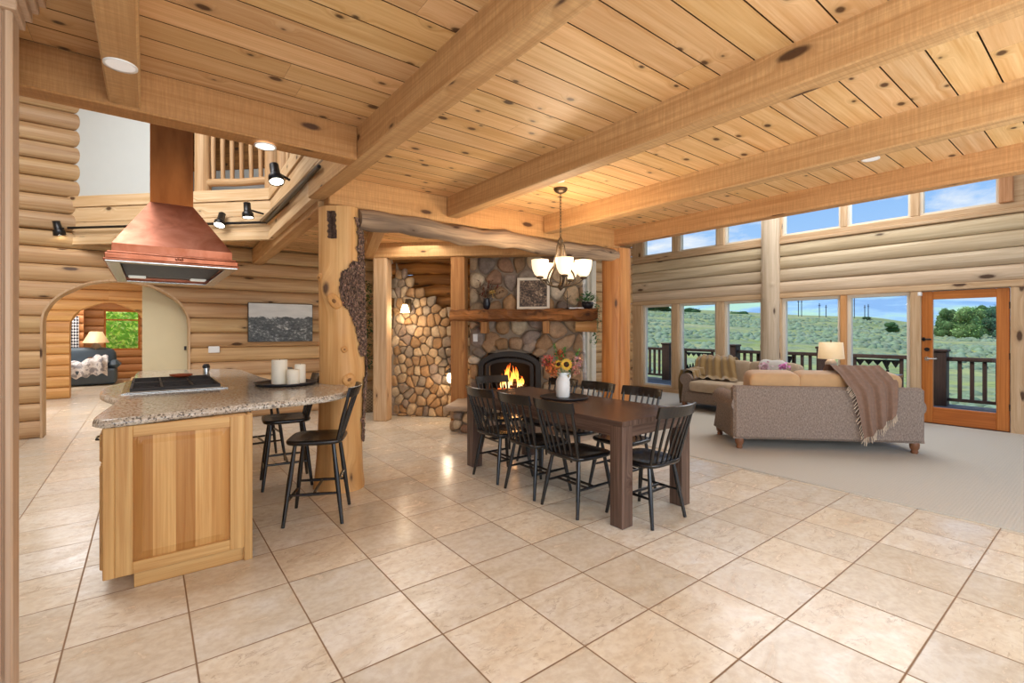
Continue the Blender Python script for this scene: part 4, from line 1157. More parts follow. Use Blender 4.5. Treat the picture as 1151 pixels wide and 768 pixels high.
# ------------------------------------------------------------------ dining table
def dining():
    t = thing('dining_table', 'long dark walnut dining table with thick square legs', 'table', (3.065, 3.19, 0))
    a, l, H = .42, 1.02, .76
    b = MB(); nb = 5
    for k in range(nb):
        x0 = -a+2*a*k/nb; tn = R.uniform(.9, 1.12)
        b.box(x0, x0+2*a/nb, -l, l, H-.035, H, grain=(0, 1, 0), tone=tn)
    b.build('tabletop', M['table'], t)
    for s in (-1, 1): b = MB(); b.box(s*(a-.015)-.015, s*(a-.015)+.015, -l+.11, l-.11, H-.115, H-.034, grain=(0, 1, 0)); b.build('side_apron', M['table'], t)
    for s in (-1, 1): b = MB(); b.box(-a+.11, a-.11, s*(l-.015)-.015, s*(l-.015)+.015, H-.115, H-.034, grain=(1, 0, 0)); b.build('end_apron', M['table'], t)
    for sx in (-1, 1):
        for sy in (-1, 1):
            b = MB(); x, y = sx*(a-.0575), sy*(l-.0575)
            b.box(x-.0575, x+.0575, y-.0575, y+.0575, 0, H-.036, grain=(0, 0, 1), bev=.004); b.build('leg', M['table'], t)
dining()
def chair(name, label, cat, group, seat=.45, top=.875, w=.43, d=.42, nsp=7, spl=.03, stool=False, crest=.085):
    t = thing(name, label, cat, (0, 0, 0), 0, group)
    # saddle seat
    b = MB()
    def outline(s):
        pts = []
        for k in range(32):
            a = 2*PI*k/32
            ca, sa = math.cos(a), math.sin(a)
            e = .42
            x = w/2*s*math.copysign(abs(ca)**e, ca); y = d/2*s*math.copysign(abs(sa)**e, sa)
            x *= (1-.05*(1-y/(d/2))*.5) if y < 0 else 1
            pts.append((x, y))
        return pts
    rings = [(0.9, -.036), (.97, -.03), (1.0, -.016), (.985, -.004), (.9, 0), (.6, -.010), (.25, -.014)]
    vs = []
    for s, z in rings: vs += [(x, y, seat+z) for x, y in outline(s)]
    fs = [(r*32+i, r*32+(i+1) % 32, (r+1)*32+(i+1) % 32, (r+1)*32+i) for r in range(len(rings)-1) for i in range(32)]
    fs.append(tuple(range(31, -1, -1))); fs.append(tuple(6*32+i for i in range(32)))
    b.add(vs, fs, smooth=True); b.build('seat', M['black'], t)
    fx, fy = w/2-.02, d/2-.0
    feet = {}
    for sx in (-1, 1):
        for sy in (-1, 1):
            p0 = Vector((sx*(w/2-.07), sy*(d/2-.07), seat-.025)); p1 = Vector((sx*(w/2-.015), sy*(d/2-.0), 0))
            feet[sx, sy] = (p0, p1)
            l = MB(); l.tube([p0, p0.lerp(p1, .45), p1], [.013, .018, .0125], 10); l.build('leg', M['black'], t)
    def at(sx, sy, z):
        p0, p1 = feet[sx, sy]; f = (p0.z-z)/(p0.z-p1.z); return p0.lerp(p1, f)
    def bar(p, q, name='stretcher'):
        l = MB(); m = p.lerp(q, .5); l.tube([p, m, q], [.009, .012, .009], 8); l.build(name, M['black'], t)
    if not stool:
        z = .2
        for sx in (-1, 1): bar(at(sx, -1, z), at(sx, 1, z))
        bar(at(-1, -1, z).lerp(at(-1, 1, z), .5), at(1, -1, z).lerp(at(1, 1, z), .5))
        bar(at(-1, -1, z).lerp(at(-1, 1, z), .3)+Vector((0, 0, 0)), at(1, -1, z).lerp(at(1, 1, z), .3))
    else:
        for sx in (-1, 1): bar(at(sx, -1, .22), at(sx, 1, .22))
        bar(at(-1, 1, .17), at(1, 1, .17)); bar(at(-1, -1, .3), at(1, -1, .3))
        bar(at(-1, -1, .22).lerp(at(-1, 1, .22), .5), at(1, -1, .22).lerp(at(1, 1, .22), .5))
    # back
    lean = .15*(top-seat)/.42
    def cy(x, z):      # y of the back surface
        f = (z-seat)/(top-seat)
        return -d/2+.045-.0-lean*f-.035*f*0+.05*(x/(w/2))**2*(.4+.6*f)-.02
    zc = top-crest
    for k in range(nsp):
        u = -1+2*k/(nsp-1)
        x0, x1 = u*(w/2-.045), u*(w/2-.015)
        s = MB(); out = k in (0, nsp-1)
        s.tube([(x0, cy(x0, seat), seat-.012), ((x0+x1)/2, cy((x0+x1)/2, (seat+zc)/2)+.004, (seat+zc)/2), (x1, cy(x1, zc), zc+.02)], [.008, .0105, .008] if not out else [.011, .014, .011], 8)
        s.build('spindle', M['black'], t)
    c = MB()
    nu = 14
    hw = w/2+.005
    vs = []
    for i in range(nu+1):
        x = -hw+2*hw*i/nu
        for (z, dy) in ((zc, .009), (top-.004, .009), (top, .0), (top-.004, -.009), (zc, -.009)):
            vs.append((x, cy(x, z)+dy, z))
    fs = [(i*5+j, i*5+(j+1) % 5, (i+1)*5+(j+1) % 5, (i+1)*5+j) for i in range(nu) for j in range(5)]
    fs += [(4, 3, 2, 1, 0), tuple(nu*5+j for j in range(5))]
    c.add(vs, fs, smooth=False); c.build('crest_rail', M['black'], t)
    return t
G = 'black spindle-back chairs around the dining table'
ch = chair('dining_chair', 'black spindle-back chair at the near end of the dining table', 'chair', G)
ch.location = (3.01, 2.25, 0)
for (x, y, rz, lab) in [(2.735, 2.69, -90, 'black spindle-back chair on the table side facing the island, closest to the camera'),
                        (2.735, 3.185, -90, 'black spindle-back chair on the table side facing the island, middle one of three'),
                        (2.735, 3.70, -90, 'black spindle-back chair on the table side facing the island, farthest, by the table leg'),
                        (3.37, 2.77, 90, 'black spindle-back chair on the sofa side of the table, closest to the camera'),
                        (3.37, 3.31, 90, 'black spindle-back chair on the sofa side of the table, before the cracked orange post'),
                        (3.37, 3.82, 90, 'black spindle-back chair on the sofa side of the table, half hidden behind the white jug'),
                        (3.19, 4.28, 176, 'black spindle-back chair at the far end of the table, in front of the fire')]:
    dup(ch, lab, (x, y, 0), rad(rz))
G = 'black counter stools at the granite bar'
st = chair('counter_stool', 'black spindle-back counter stool nearest the camera, in front of the barked post', 'stool', G, seat=.61, top=.99, w=.42, d=.40, nsp=6, stool=True, crest=.075)
st.location = (1.03, 3.75, 0); st.rotation_euler = (0, 0, rad(64))
dup(st, 'black counter stool behind the barked post side of the bar, second from the camera', (1.02, 4.75, 0), rad(82))
dup(st, 'black counter stool under the far part of the bar, mostly hidden by the island', (.98, 5.75, 0), rad(92))

def tabletop():
    t = MB(); t.lathe([(.0, 0), (.2, 0), (.225, .012), (.23, .02), (.222, .02), (.2, .008), (0, .008)], 40)
    o = t.build('serving_tray', M['traydark']); o.location = (3.14, 3.27, .761)
    tag(o, 'round black tray under the white jug on the dining table', 'tray')
    t = thing('flower_jug', 'white ceramic jug holding the bouquet on the dining table', 'jug', (3.135, 3.285, .77))
    v = MB(); v.lathe([(.055, 0), (.064, .01), (.067, .08), (.066, .15), (.055, .18), (.042, .195), (.04, .225), (.046, .235), (.04, .235), (.034, .2), (.03, .1)], 28); v.build('body', M['ceramic'], t)
    v = MB(); v.tube([(.042, -.01, .22), (.075, -.012, .22), (.085, -.012, .19), (.064, -.01, .165)], .008, 8); v.build('handle', M['ceramic'], t)
    base = Vector((3.135, 3.285, 1.0))
    RT = Vector((.793, -.609, 0)); FW = Vector((.609, .793, 0))
    def pt(a, h, dep=0): return base+RT*a+Vector((0, 0, h))+FW*dep
    GR = 'cut flowers in the white jug'
    def stemthing(name, label, cat, tip, group=GR, nl=6, lt=(.9, 1.2, .7)):
        t = thing(name, label, cat, tuple(base-Vector((0, 0, .1))), 0, group)
        s = MB(); p1 = tip-(base-Vector((0, 0, .1)))
        pts = [Vector((0, 0, 0)), Vector((p1.x*.25, p1.y*.25, p1.z*.5)), p1]
        s.tube(pts, .003, 6)
        for k in range(nl):
            f = R.uniform(.55, .95); p = pts[1].lerp(p1, f)
            s.leaf(p, (R.uniform(-1, 1), R.uniform(-1, 1), R.uniform(-.2, .8)), (0, 0, 1), R.uniform(.04, .08), .03, tuple(x*R.uniform(.7, 1.3) for x in lt))
        s.build('stem', M['leaf'], t)
        return t, p1
    def sunflower(tip, nrm, label, r=.055):
        t, p = stemthing('sunflower', label, 'flower', tip)
        nrm = Vector(nrm).normalized(); a = nrm.orthogonal().normalized(); c = nrm.cross(a)
        f = MB()
        for ring in range(2):
            for k in range(18):
                th = 2*PI*(k+.5*ring)/18
                dd = (a*math.cos(th)+c*math.sin(th))+nrm*(.15+.25*ring)
                f.leaf(p+dd*r*.25, dd, nrm, r*.85, r*.3, (.9*R.uniform(.8, 1.1), .55*R.uniform(.8, 1.1), .06))
        f.build('petals', M['petal'], t)
        d = MB(); q = nrm.to_track_quat('Z', 'Y').to_matrix().to_4x4()
        d.ell((0, 0, 0), r*.48, r*.48, r*.2, nu=14, nv=6, Mx=Matrix.Translation(p+nrm*.012) @ q); tag(d.build('seed_head', M['seed'], t), 'dark brown centre')
    M['seed'] = plain('seed_head', srgb(64, 34, 18), .9, var=.5, vs=60)
    cam = Vector((0, 0, 1.4))
    sunflower(pt(.02, .085, -.1), (-.5, -.8, .25), 'open yellow sunflower facing the camera in the white jug')
    sunflower(pt(-.045, .085, -.08), (-.9, -.3, .35), 'smaller yellow sunflower turned left in the white jug', .042)
    def cluster(tip, name, label, col, n, rr, leafy=16):
        t, p = stemthing(name, label, 'flower', tip, nl=leafy)
        f = MB()
        for k in range(n):
            v = Vector((R.gauss(0, 1), R.gauss(0, 1), R.gauss(0, 1))).normalized()*rr*R.uniform(.4, 1)
            for q in range(4): f.leaf(p+v, (R.uniform(-1, 1), R.uniform(-1, 1), R.uniform(-1, 1)), (0, 0, 1), .022, .018, tuple(x*R.uniform(.7, 1.2) for x in col))
        f.build('blooms', M['petal'], t)
    cluster(pt(-.10, .04, -.07), 'orange_flower', 'fluffy orange flower head low on the left of the bouquet', (.85, .27, .08), 130, .072)
    cluster(pt(-.15, .11, -.04), 'red_flower', 'coral red flower sprig at the far left of the bouquet', (.75, .18, .12), 90, .06)
    cluster(pt(-.03, .17, .02), 'rust_flower', 'rust red flower at the top of the bouquet, above the sunflower', (.62, .16, .06), 60, .045)
    cluster(pt(.13, .1, 0), 'pink_flower', 'pale pink flower sprig on the right of the bouquet', (.85, .47, .4), 110, .065)
    cluster(pt(.11, .03, -.04), 'peach_flower', 'drooping peach flower low on the right of the bouquet', (.85, .42, .28), 70, .045)
    for (tip, lab) in ((pt(-.09, .27), 'tall pale eucalyptus sprig leaning left in the bouquet'), (pt(.15, .2), 'green leafy sprig leaning right in the bouquet'), (pt(.02, .22, .05), 'dark green sprig at the back of the bouquet')):
        t, p = stemthing('leafy_sprig', lab, 'sprig', tip, nl=0)
        f = MB()
        for k in range(46):
            q = p*R.uniform(.45, 1.02)
            f.leaf(q, (R.uniform(-1, 1), R.uniform(-1, 1), R.uniform(-.3, 1)), (0, 0, 1), R.uniform(.03, .055), .022, (1.1*R.uniform(.7, 1.4), 1.2*R.uniform(.8, 1.3), 1.0*R.uniform(.6, 1.3)))
        f.build('leaves', M['leaf'], t)
tabletop()

# ------------------------------------------------------------------ chandelier
def chandelier():
    t = thing('chandelier', 'bronze five-light chandelier hanging on a chain over the dining table', 'chandelier', (3.11, 3.29, 0))
    b = MB(); b.lathe([(0, 2.70), (.02, 2.70), (.05, 2.715), (.066, 2.735), (.066, 2.749), (0, 2.749)], 22); b.build('canopy', M['bronze'], t)
    b = MB()
    z = 2.70; k = 0
    while z > 2.3:
        Mx = Matrix.Translation((0, 0, z-.016)) @ Matrix.Rotation(PI/2*(k % 2), 4, 'Z')
        b.tube([(0.009*math.cos(a), 0, .02*math.sin(a)) for a in np.linspace(0, 2*PI, 11)], .0028, 6, cap=False, Mx=Mx)
        z -= .03; k += 1
    b.build('chain', M['bronze'], t)
    b = MB(); b.lathe([(.004, 2.3), (.02, 2.27), (.03, 2.25), (.012, 2.23), (.012, 2.2), (.02, 2.19), (.008, 2.17), (.008, 1.86), (.02, 1.84), (.035, 1.82), (.02, 1.795), (.008, 1.785), (0, 1.775)], 16); b.build('stem', M['bronze'], t)
    for k in range(5):
        a = rad(72*k+20)
        c, s = math.cos(a), math.sin(a)
        def P(r, z): return (r*c, r*s, z)
        b = MB()
        b.tube([P(.012, 2.26), P(.035, 2.2), P(.045, 2.12), P(.07, 2.02), P(.12, 1.94), P(.14, 1.88), P(.11, 1.83), P(.02, 1.81)], .008, 8)
        b.tube([P(.02, 1.82), P(.1, 1.825), P(.17, 1.85), P(.215, 1.885), P(.215, 1.90)], .007, 8)
        b.lathe([(.02, 0), (.035, .008), (.03, .022), (.012, .03)], 14, P(.215, 1.885)); b.build('arm', M['bronze'], t)
        b = MB(); b.lathe([(.022, 0), (.05, .02), (.07, .065), (.078, .11), (.08, .155), (.074, .155), (.068, .1), (.045, .03), (.015, .012)], 24, P(.215, 1.905)); b.build('shade', M['lampglow'], t)
chandelier()

# ------------------------------------------------------------------ island
def island():
    t = thing('kitchen_island', 'hickory kitchen island cabinet with a raised-panel end', 'cabinet', (0, 0, 0))
    X0, X1, Y0, Y1 = -.155, .515, 3.28, 6.75
    b = MB(); b.box(X0+.02, X1-.02, Y0+.03, Y1, .09, .888, grain=(0, 0, 1)); b.box(X1-.03, X1, Y0+.03, Y1, .0, .888, grain=(0, 0, 1)); b.build('carcass', M['hickory'], t)
    b = MB(); b.box(X0+.1, X1-.0, Y0+.03, Y1-.05, 0, .092, grain=(1, 0, 0)); b.build('toe_kick', M['hickory'], t)
    # end frame
    b = MB(); y0, y1 = Y0, Y0+.03
    st = .075; sd = .045
    b.box(X0-.03, X0+.02, y0, y1+.002, .085, .888, grain=(0, 0, 1), bev=.004, tone=1.0)
    b.box(X0+.02, X0+.02+st, y0, y1, .085, .888, grain=(0, 0, 1), bev=.003, tone=.98)
    b.box(X1-st-sd, X1-sd, y0, y1, .085, .888, grain=(0, 0, 1), bev=.003, tone=1.0)
    b.box(X1-sd, X1+.0, y0+.004, y1, .0, .888, grain=(0, 0, 1), bev=.003, tone=.9)
    b.box(X0+.02+st, X1-st-sd, y0, y1, .826, .888, grain=(1, 0, 0), bev=.003)
    b.box(X0+.02+st, X1-st-sd, y0, y1, .085, .15, grain=(1, 0, 0), bev=.003)
    b.build('end_frame', M['hickory'], t)
    # raised panel
    pn = MB()
    x0, x1, z0, z1 = X0+.02+st, X1-st-sd, .15, .826
    cuts = [0, .19, .42, .62, .8, 1.0]
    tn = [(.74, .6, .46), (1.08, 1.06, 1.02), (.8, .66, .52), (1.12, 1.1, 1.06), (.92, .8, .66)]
    for k in range(5):
        xa, xb = x0+(x1-x0)*cuts[k], x0+(x1-x0)*cuts[k+1]
        def yy(x, z):
            m = min(x-x0, x1-x, z-z0, z1-z)
            return y0+.02-.016*min(1, max(0, m-.006)/.04)
        nx = 8
        pn.grid(lambda u, v: (xa+(xb-xa)*u, yy(xa+(xb-xa)*u, z0+(z1-z0)*v), z0+(z1-z0)*v), nx, 30, tone=tn[k], smooth=False)
        for i in range(len(pn.uv)-nx*30, len(pn.uv)): pn.uv[i] = [(q[1]*(z1-z0)+k*7, q[0]*(xb-xa)+k*3) for q in pn.uv[i]]
    pn.build('raised_panel', M['hickory'], t)
    # drawers / doors on the left face
    for i, (ya, yb) in enumerate(((3.33, 4.0), (4.02, 4.7), (5.3, 6.0), (6.02, 6.7))):
        d = MB(); d.box(X0-.045, X0+.02, ya, yb, .70, .85, grain=(0, 1, 0), bev=.008); dr = d.build('drawer', M['hickory'], t)
        k = MB(); k.tube([(X0-.045, (ya+yb)/2-.06, .775), (X0-.075, (ya+yb)/2-.05, .775), (X0-.075, (ya+yb)/2+.05, .775), (X0-.045, (ya+yb)/2+.06, .775)], .006, 8); k.build('handle', M['blackmetal'], dr)
        d = MB(); d.box(X0-.045, X0+.02, ya, yb, .12, .68, grain=(0, 0, 1), bev=.008); d.build('door', M['hickory'], t)
    # granite
    P = [(-.25, 3.2), (.16, 3.32), (.56, 3.385), (.85, 3.42), (1.03, 3.47), (1.17, 3.58), (1.275, 3.75), (1.335, 3.95), (1.36, 4.12), (1.30, 4.35), (1.2, 4.5), (1.05, 4.68), (.95, 4.95), (.91, 5.4), (.91, 6.6), (.55, 6.85), (-.08, 7.0), (-.1, 6.6), (-.11, 5.75), (-.16, 5.55), (-.26, 5.25), (-.29, 4.9), (-.27, 4.55), (-.21, 4.3), (-.16, 4.15), (-.18, 3.9)]
    # smooth corners
    for _ in range(2):
        n = []
        for i in range(len(P)):
            a, c = P[i], P[(i+1) % len(P)]
            n += [(a[0]*.82+c[0]*.18, a[1]*.82+c[1]*.18), (a[0]*.18+c[0]*.82, a[1]*.18+c[1]*.82)]
        P = n
    g = MB(); n = len(P)
    cx_, cy_ = .4, 5.0
    def off(p, i, o):
        a, c = Vector(P[i-1]), Vector(P[(i+1) % n]); d = (c-a).normalized(); return (p[0]-d.y*o, p[1]+d.x*o)
    rings = [(.012, .892), (.0, .90), (-.0, .915), (.004, .928), (.012, .936), (.02, .938)]
    vs = []
    for (o, z) in rings:
        for i, p in enumerate(P):
            q = off(p, i, o); vs.append((q[0], q[1], z))
    fs = [(r*n+i, r*n+(i+1) % n, (r+1)*n+(i+1) % n, (r+1)*n+i) for r in range(5) for i in range(n)]
    g.add(vs, fs, smooth=True); g.add(vs, [tuple(range(n-1, -1, -1)), tuple(5*n+i for i in range(n))])
    tag(g.build('countertop', M['granite']), 'speckled beige granite countertop with a rounded bar end on the island', 'countertop')
    # cooktop
    t = thing('cooktop', 'black gas cooktop with steel trim set in the granite below the copper hood', 'cooktop', (0, 0, .939))
    b = MB(); b.box(-.15, .52, 4.43, 5.52, 0, .006, bev=.002); b.build('steel_rim', M['steel'], t)
    b = MB(); b.box(-.12, .49, 4.46, 5.49, .006, .012, bev=.002); b.build('burner_top', M['burner'], t)
    for (ya, yb) in ((4.48, 4.94), (5.0, 5.46)):
        b = MB()
        for y in (ya, yb): b.box(-.1, .47, y-.012, y+.012, .012, .034)
        for y in np.linspace(ya, yb, 5)[1:-1]: b.box(-.1, .47, y-.004, y+.004, .024, .032)
        for x in (-.1, .085, .28, .455): b.box(x, x+.016, ya-.008, yb+.008, .012, .034)
        b.build('grate', M['grate'], t)
    for x in (-.0, .37):
        for y in (4.7, 5.23):
            b = MB(); b.lathe([(.06, .012), (.06, .02), (.035, .024), (0, .024)], 18, (x, y, 0)); b.build('burner', M['grate'], t)
    # things on the granite
    t = thing('salt_grinder', 'small clear grinder with a dark lid behind the cooktop', 'grinder', (.47, 5.62, .939))
    b = MB(); b.lathe([(.03, 0), (.033, .01), (.026, .05), (.031, .085), (.03, .09)], 16); b.build('body', M['steel'], t)
    b = MB(); b.lathe([(.032, .09), (.034, .11), (.022, .13), (0, .132)], 16); b.build('lid', M['blackmetal'], t)
    b = MB(); b.lathe([(0, 0), (.05, 0), (.085, .014), (.09, .026), (.08, .02), (.04, .01), (0, .01)], 22); o = b.build('spoon_rest', M['terracotta']); o.location = (.25, 5.3, .977)
    tag(o, 'glazed reddish-brown dish on the cooktop', 'dish')
    b = MB(); b.lathe([(0, 0), (.22, 0), (.245, .012), (.25, .024), (.24, .024), (.22, .01), (0, .01)], 40); o = b.build('serving_tray', M['traydark']); o.location = (.95, 4.42, .939)
    tag(o, 'round black tray of candles on the rounded granite bar end', 'tray')
    RT = Vector((.793, -.609, 0)); FW = Vector((.609, .793, 0)); c = Vector((.93, 4.38, .95))
    for (a, dp, h, r, lab) in ((-.045, 0, .205, .062, 'tallest white pillar candle on the black tray'), (.085, -.03, .125, .05, 'shortest white pillar candle, front right on the black tray'), (.09, .09, .16, .045, 'middle-height white pillar candle at the back right of the tray')):
        t = thing('pillar_candle', lab, 'candle', tuple(c+RT*a+FW*dp), 0, 'pillar candles on the black tray')
        b = MB(); b.lathe([(r, 0), (r, h-.004), (r-.005, h), (r*.6, h-.008), (0, h-.012)], 24); b.build('wax', M['wax'], t)
        b = MB(); b.tube([(0, 0, h-.012), (.002, 0, h+.006)], .0016, 6); b.build('wick', M['blackmetal'], t)
    t = thing('glass_bottle', 'mint green glass bottle left of the tallest candle', 'bottle', tuple(c+RT*(-.13)+FW*.1), 0)
    b = MB(); b.lathe([(.03, 0), (.033, .02), (.033, .08), (.014, .1), (.014, .125), (0, .126)], 16); b.build('body', M['mint'], t)
island()

# ------------------------------------------------------------------ hood
def hood():
    cxh, cyh = .155, 4.72
    t = thing('range_hood', 'copper range hood with a tall square duct hanging over the island', 'hood', (cxh, cyh, 1.84))
    hx, hy = .345, .78
    def ring(ax, ay, z): return [(-ax, -ay, z), (ax, -ay, z), (ax, ay, z), (-ax, ay, z)]
    b = MB()
    R_ = [ring(hx-.01, hy-.02, .065), ring(hx-.012, hy-.022, .125), ring(.135, .22, .535)]
    vs = [p for r in R_ for p in r]
    fs = [(r*4+i, r*4+(i+1) % 4, r*4+4+(i+1) % 4, r*4+4+i) for r in range(2) for i in range(4)]+[(8, 9, 10, 11)]
    b.add(vs, fs, grain=(1, 0, 0)); b.build('canopy', M['copper'], t)
    b = MB(); b.box(-.135, .135, -.22, .22, .53, 3.2); b.build('duct', M['copperduct'], t)
    b = MB()
    for (o, z0, z1) in ((.012, .055, .07), (.022, .02, .055), (.03, .008, .022)):
        b.box(-hx-o, hx+o, -hy-o, -hy+.02, z0, z1, bev=.005); b.box(-hx-o, hx+o, hy-.02, hy+o, z0, z1, bev=.005)
        b.box(-hx-o, -hx+.02, -hy+.02, hy-.02, z0, z1, bev=.005); b.box(hx-.02, hx+o, -hy+.02, hy-.02, z0, z1, bev=.005)
    for x in (-.012, .012): b.ell((x+.02, -hy-.03, .04), .012, .01, .01, nu=8, nv=5)
    b.build('rim', M['copper'], t)
    b = MB()
    b.box(-hx-.02, hx+.02, -hy-.02, -hy+.05, .0, .012, bev=.003); b.box(-hx-.02, hx+.02, hy-.05, hy+.02, .0, .012, bev=.003)
    b.box(-hx-.02, -hx+.05, -hy+.05, hy-.05, .0, .012, bev=.003); b.box(hx-.05, hx+.02, -hy+.05, hy-.05, .0, .012, bev=.003)
    b.build('steel_liner', M['steel'], t)
    b = MB(); b.box(-hx+.05, hx-.05, -hy+.05, hy-.05, .04, .05)
    for k in range(16): b.box(-hx+.05, hx-.05, -.5+k*.065, -.5+k*.065+.02, .03, .042)
    b.build('filter', M['darkfilter'], t)
    for x in (-.22, .22):
        for y in (.52,):
            b = MB(); b.box(x-.06, x+.06, y-.05, y+.05, .018, .04, bev=.006); b.build('hood_lamp', M['hoodled'], t)
hood()

# ------------------------------------------------------------------ tall cabinet at the left edge
def tallcab():
    t = thing('tall_cabinet', 'tall pale-wood cabinet end panel at the left edge of the photo', 'cabinet', (0, 0, 0))
    Y = 2.55; xr = -.40
    b = MB(); b.box(-1.3, xr-.02, Y+.02, 2.67, 0, 2.66, grain=(0, 0, 1)); b.box(-1.3, -.6, 2.67, 3.05, 0, 2.66, grain=(0, 0, 1)); b.box(xr-.025, xr, Y+.008, 2.68, 0, 2.66, grain=(0, 0, 1), bev=.006); b.build('carcass', M['cabinet'], t)
    for (z0, z1) in ((.1, 1.15), (1.155, 2.62)):
        b = MB(); x1 = xr-.03; x0 = -.95
        b.box(x1-.035, x1, Y, Y+.022, z0, z1, grain=(0, 0, 1), bev=.003); b.box(x0, x0+.06, Y, Y+.022, z0, z1, grain=(0, 0, 1), bev=.003)
        b.box(x0+.06, x1-.035, Y, Y+.022, z0, z0+.055, bev=.003); b.box(x0+.06, x1-.035, Y, Y+.022, z1-.055, z1, bev=.003)
        b.box(x0+.06, x1-.035, Y+.012, Y+.02, z0+.055, z1-.055, grain=(0, 0, 1)); b.build('door', M['cabinet'], t)
    b = MB()
    for (o, z0, z1) in ((.015, 2.6, 2.64), (.035, 2.64, 2.68), (.055, 2.68, 2.715), (.075, 2.715, 2.748)):
        b.box(-1.35, xr+o, Y-o, 2.7, z0, z1, bev=.004)
    b.build('crown_moulding', M['cabinet'], t)
tallcab()

# ------------------------------------------------------------------ track light and downlights
def lights():
    t = thing('track_light', 'black track light bent along the loft boards, with four spot heads', 'track light', (0, 0, 0))
    a = Vector((1.27, 6.66, 2.77)); d = Vector((-.7071, .7071, 0)); n = Vector((-.7071, -.7071, 0)); a2 = a+n*.07+Vector((0.03, -.03, 0))
    e = a+d*2.88+n*.1; s0 = Vector((1.08, 3.9, 2.70))
    b = MB(); b.beam(a2, e, .03, .03, ztop=False); b.build('rail', M['blackmetal'], t)
    c0 = Vector((1.19, 6.6, 2.77)); b = MB(); b.beam(c0, s0, .03, .03, ztop=False); b.build('rail', M['blackmetal'], t)
    def head(p, tilt, face):
        p = Vector(p)
        h = MB(); f = Vector(face).normalized(); q = f.to_track_quat('-Z', 'Y').to_matrix().to_4x4()
        Mx = Matrix.Translation(p) @ q
        h.lathe([(.0, .1), (.04, .1), (.042, .0), (.044, -.005), (.062, -.025), (.066, -.085), (.06, -.085), (.055, -.03)], 20, Mx=Mx)
        ho = h.build('spot_head', M['blackmetal'], t)
        l = MB(); l.lathe([(0, -.075), (.058, -.075)], 20, Mx=Mx, cap=False); l.add([(.058*math.cos(2*PI*k/20), .058*math.sin(2*PI*k/20), -.078) for k in range(20)], [tuple(range(20))], Mx=Mx); l.build('lens', M['spotled'], ho)
        k = MB(); k.tube([p+Vector((0, 0, .02)), p+Vector(tilt)], .012, 8); k.build('arm', M['blackmetal'], ho)
    head(a+d*2.9+n*.2+Vector((0, 0, -.03)), d*-.08, (.2, .1, -1))
    head(a+d*.62+n*.13+Vector((0, 0, .03)), n*-.06+Vector((0, 0, -.03)), (-.2, -.35, -.8))
    head(a+d*.16+n*.25+Vector((0, 0, .1)), n*-.16+d*-.1, (.05, -.1, -1))
    head(Vector((.93, 4.75, 2.83)), (.14, .1, .0), (.05, -.35, -.9))
    def down(x, y, z, lab, r=.075, m='led'):
        t = thing('recessed_light', lab, 'light', (x, y, z), 0, 'round ceiling downlights')
        b = MB(); b.lathe([(r*.8, -.002), (r, -.006), (r, 0.004), (r*.8, .004)], 28, cap=False); b.build('trim_ring', M['white'], t)
        b = MB(); b.lathe([(0, -.003), (r*.85, -.003)], 28, cap=False); b.build('lens', M[m], t)
    down(-.09, 2.66, BB-.001, 'round white downlight set in the short beam nearest the tall cabinet', .06, 'ledoff')
    down(.57, 3.2, BB-.03, 'glowing downlight under the shade-toned edge beam, in front of the loft railing', .06)
    down(-.62, 3.2, BB-.03, 'downlight under the shade-toned edge beam, beside the tall cabinet', .06)
    down(4.5, 1.24, CEIL-.001, 'round white downlight in the boards nearest the high windows', .06, 'ledoff')
    down(2.93, 3.12, CEIL-.001, 'small round white disc on the boards beside the chandelier canopy', .05, 'ledoff')
lights()

# ------------------------------------------------------------------ wall things
def wallthings():
    t = thing('wall_picture', 'wide black-and-white landscape print on the log wall behind the bar', 'picture', (1.285, 8.6, 1.22))
    b = MB(); b.box(0, .985, 0, .035, 0, .635, bev=.004); b.build('frame', M['blackmetal'], t)
    p = MB(); p.grid(lambda u, v: (.008+.969*u, -.002, .008+.619*v), 1, 1, uvs=(1, 1)); tag(p.build('print', M['bwphoto'], t), 'monochrome print of scrub and trees')
    b = MB(); b.box(.75, .9, 8.625, 8.66, 1.06, 1.16, bev=.006); o = b.build('switch_plate', M['white']); tag(o, 'white switch plate on the log wall between the arch and the wide print', 'switch')
    t = thing('basket_tree', 'dark leafy artificial tree in a woven basket behind the barked post', 'plant', (3.02, 8.12, 0))
    b = MB(); b.lathe([(.17, 0), (.2, .05), (.21, .2), (.19, .36), (.18, .36), (.19, .2), (.15, .03)], 24); b.build('basket', M['wicker'], t)
    b = MB(); b.tube([(0, 0, .2), (.02, 0, .8), (-.01, .01, 1.5)], .018, 8); b.build('stem', M['treebark'], t)
    f = MB()
    for k in range(700):
        z = R.uniform(.75, 2.25); r = .32*math.sin(PI*min(1, (z-.6)/1.75))**.7*R.uniform(.2, 1); a = R.uniform(0, 6.28)
        f.leaf((r*math.cos(a), r*math.sin(a), z), (R.uniform(-1, 1), R.uniform(-1, 1), R.uniform(-.8, .6)), (0, 0, 1), R.uniform(.05, .09), .035, (.35*R.uniform(.6, 1.5), .42*R.uniform(.6, 1.4), .38*R.uniform(.6, 1.3)))
    f.build('foliage', M['leaf'], t)
wallthings()

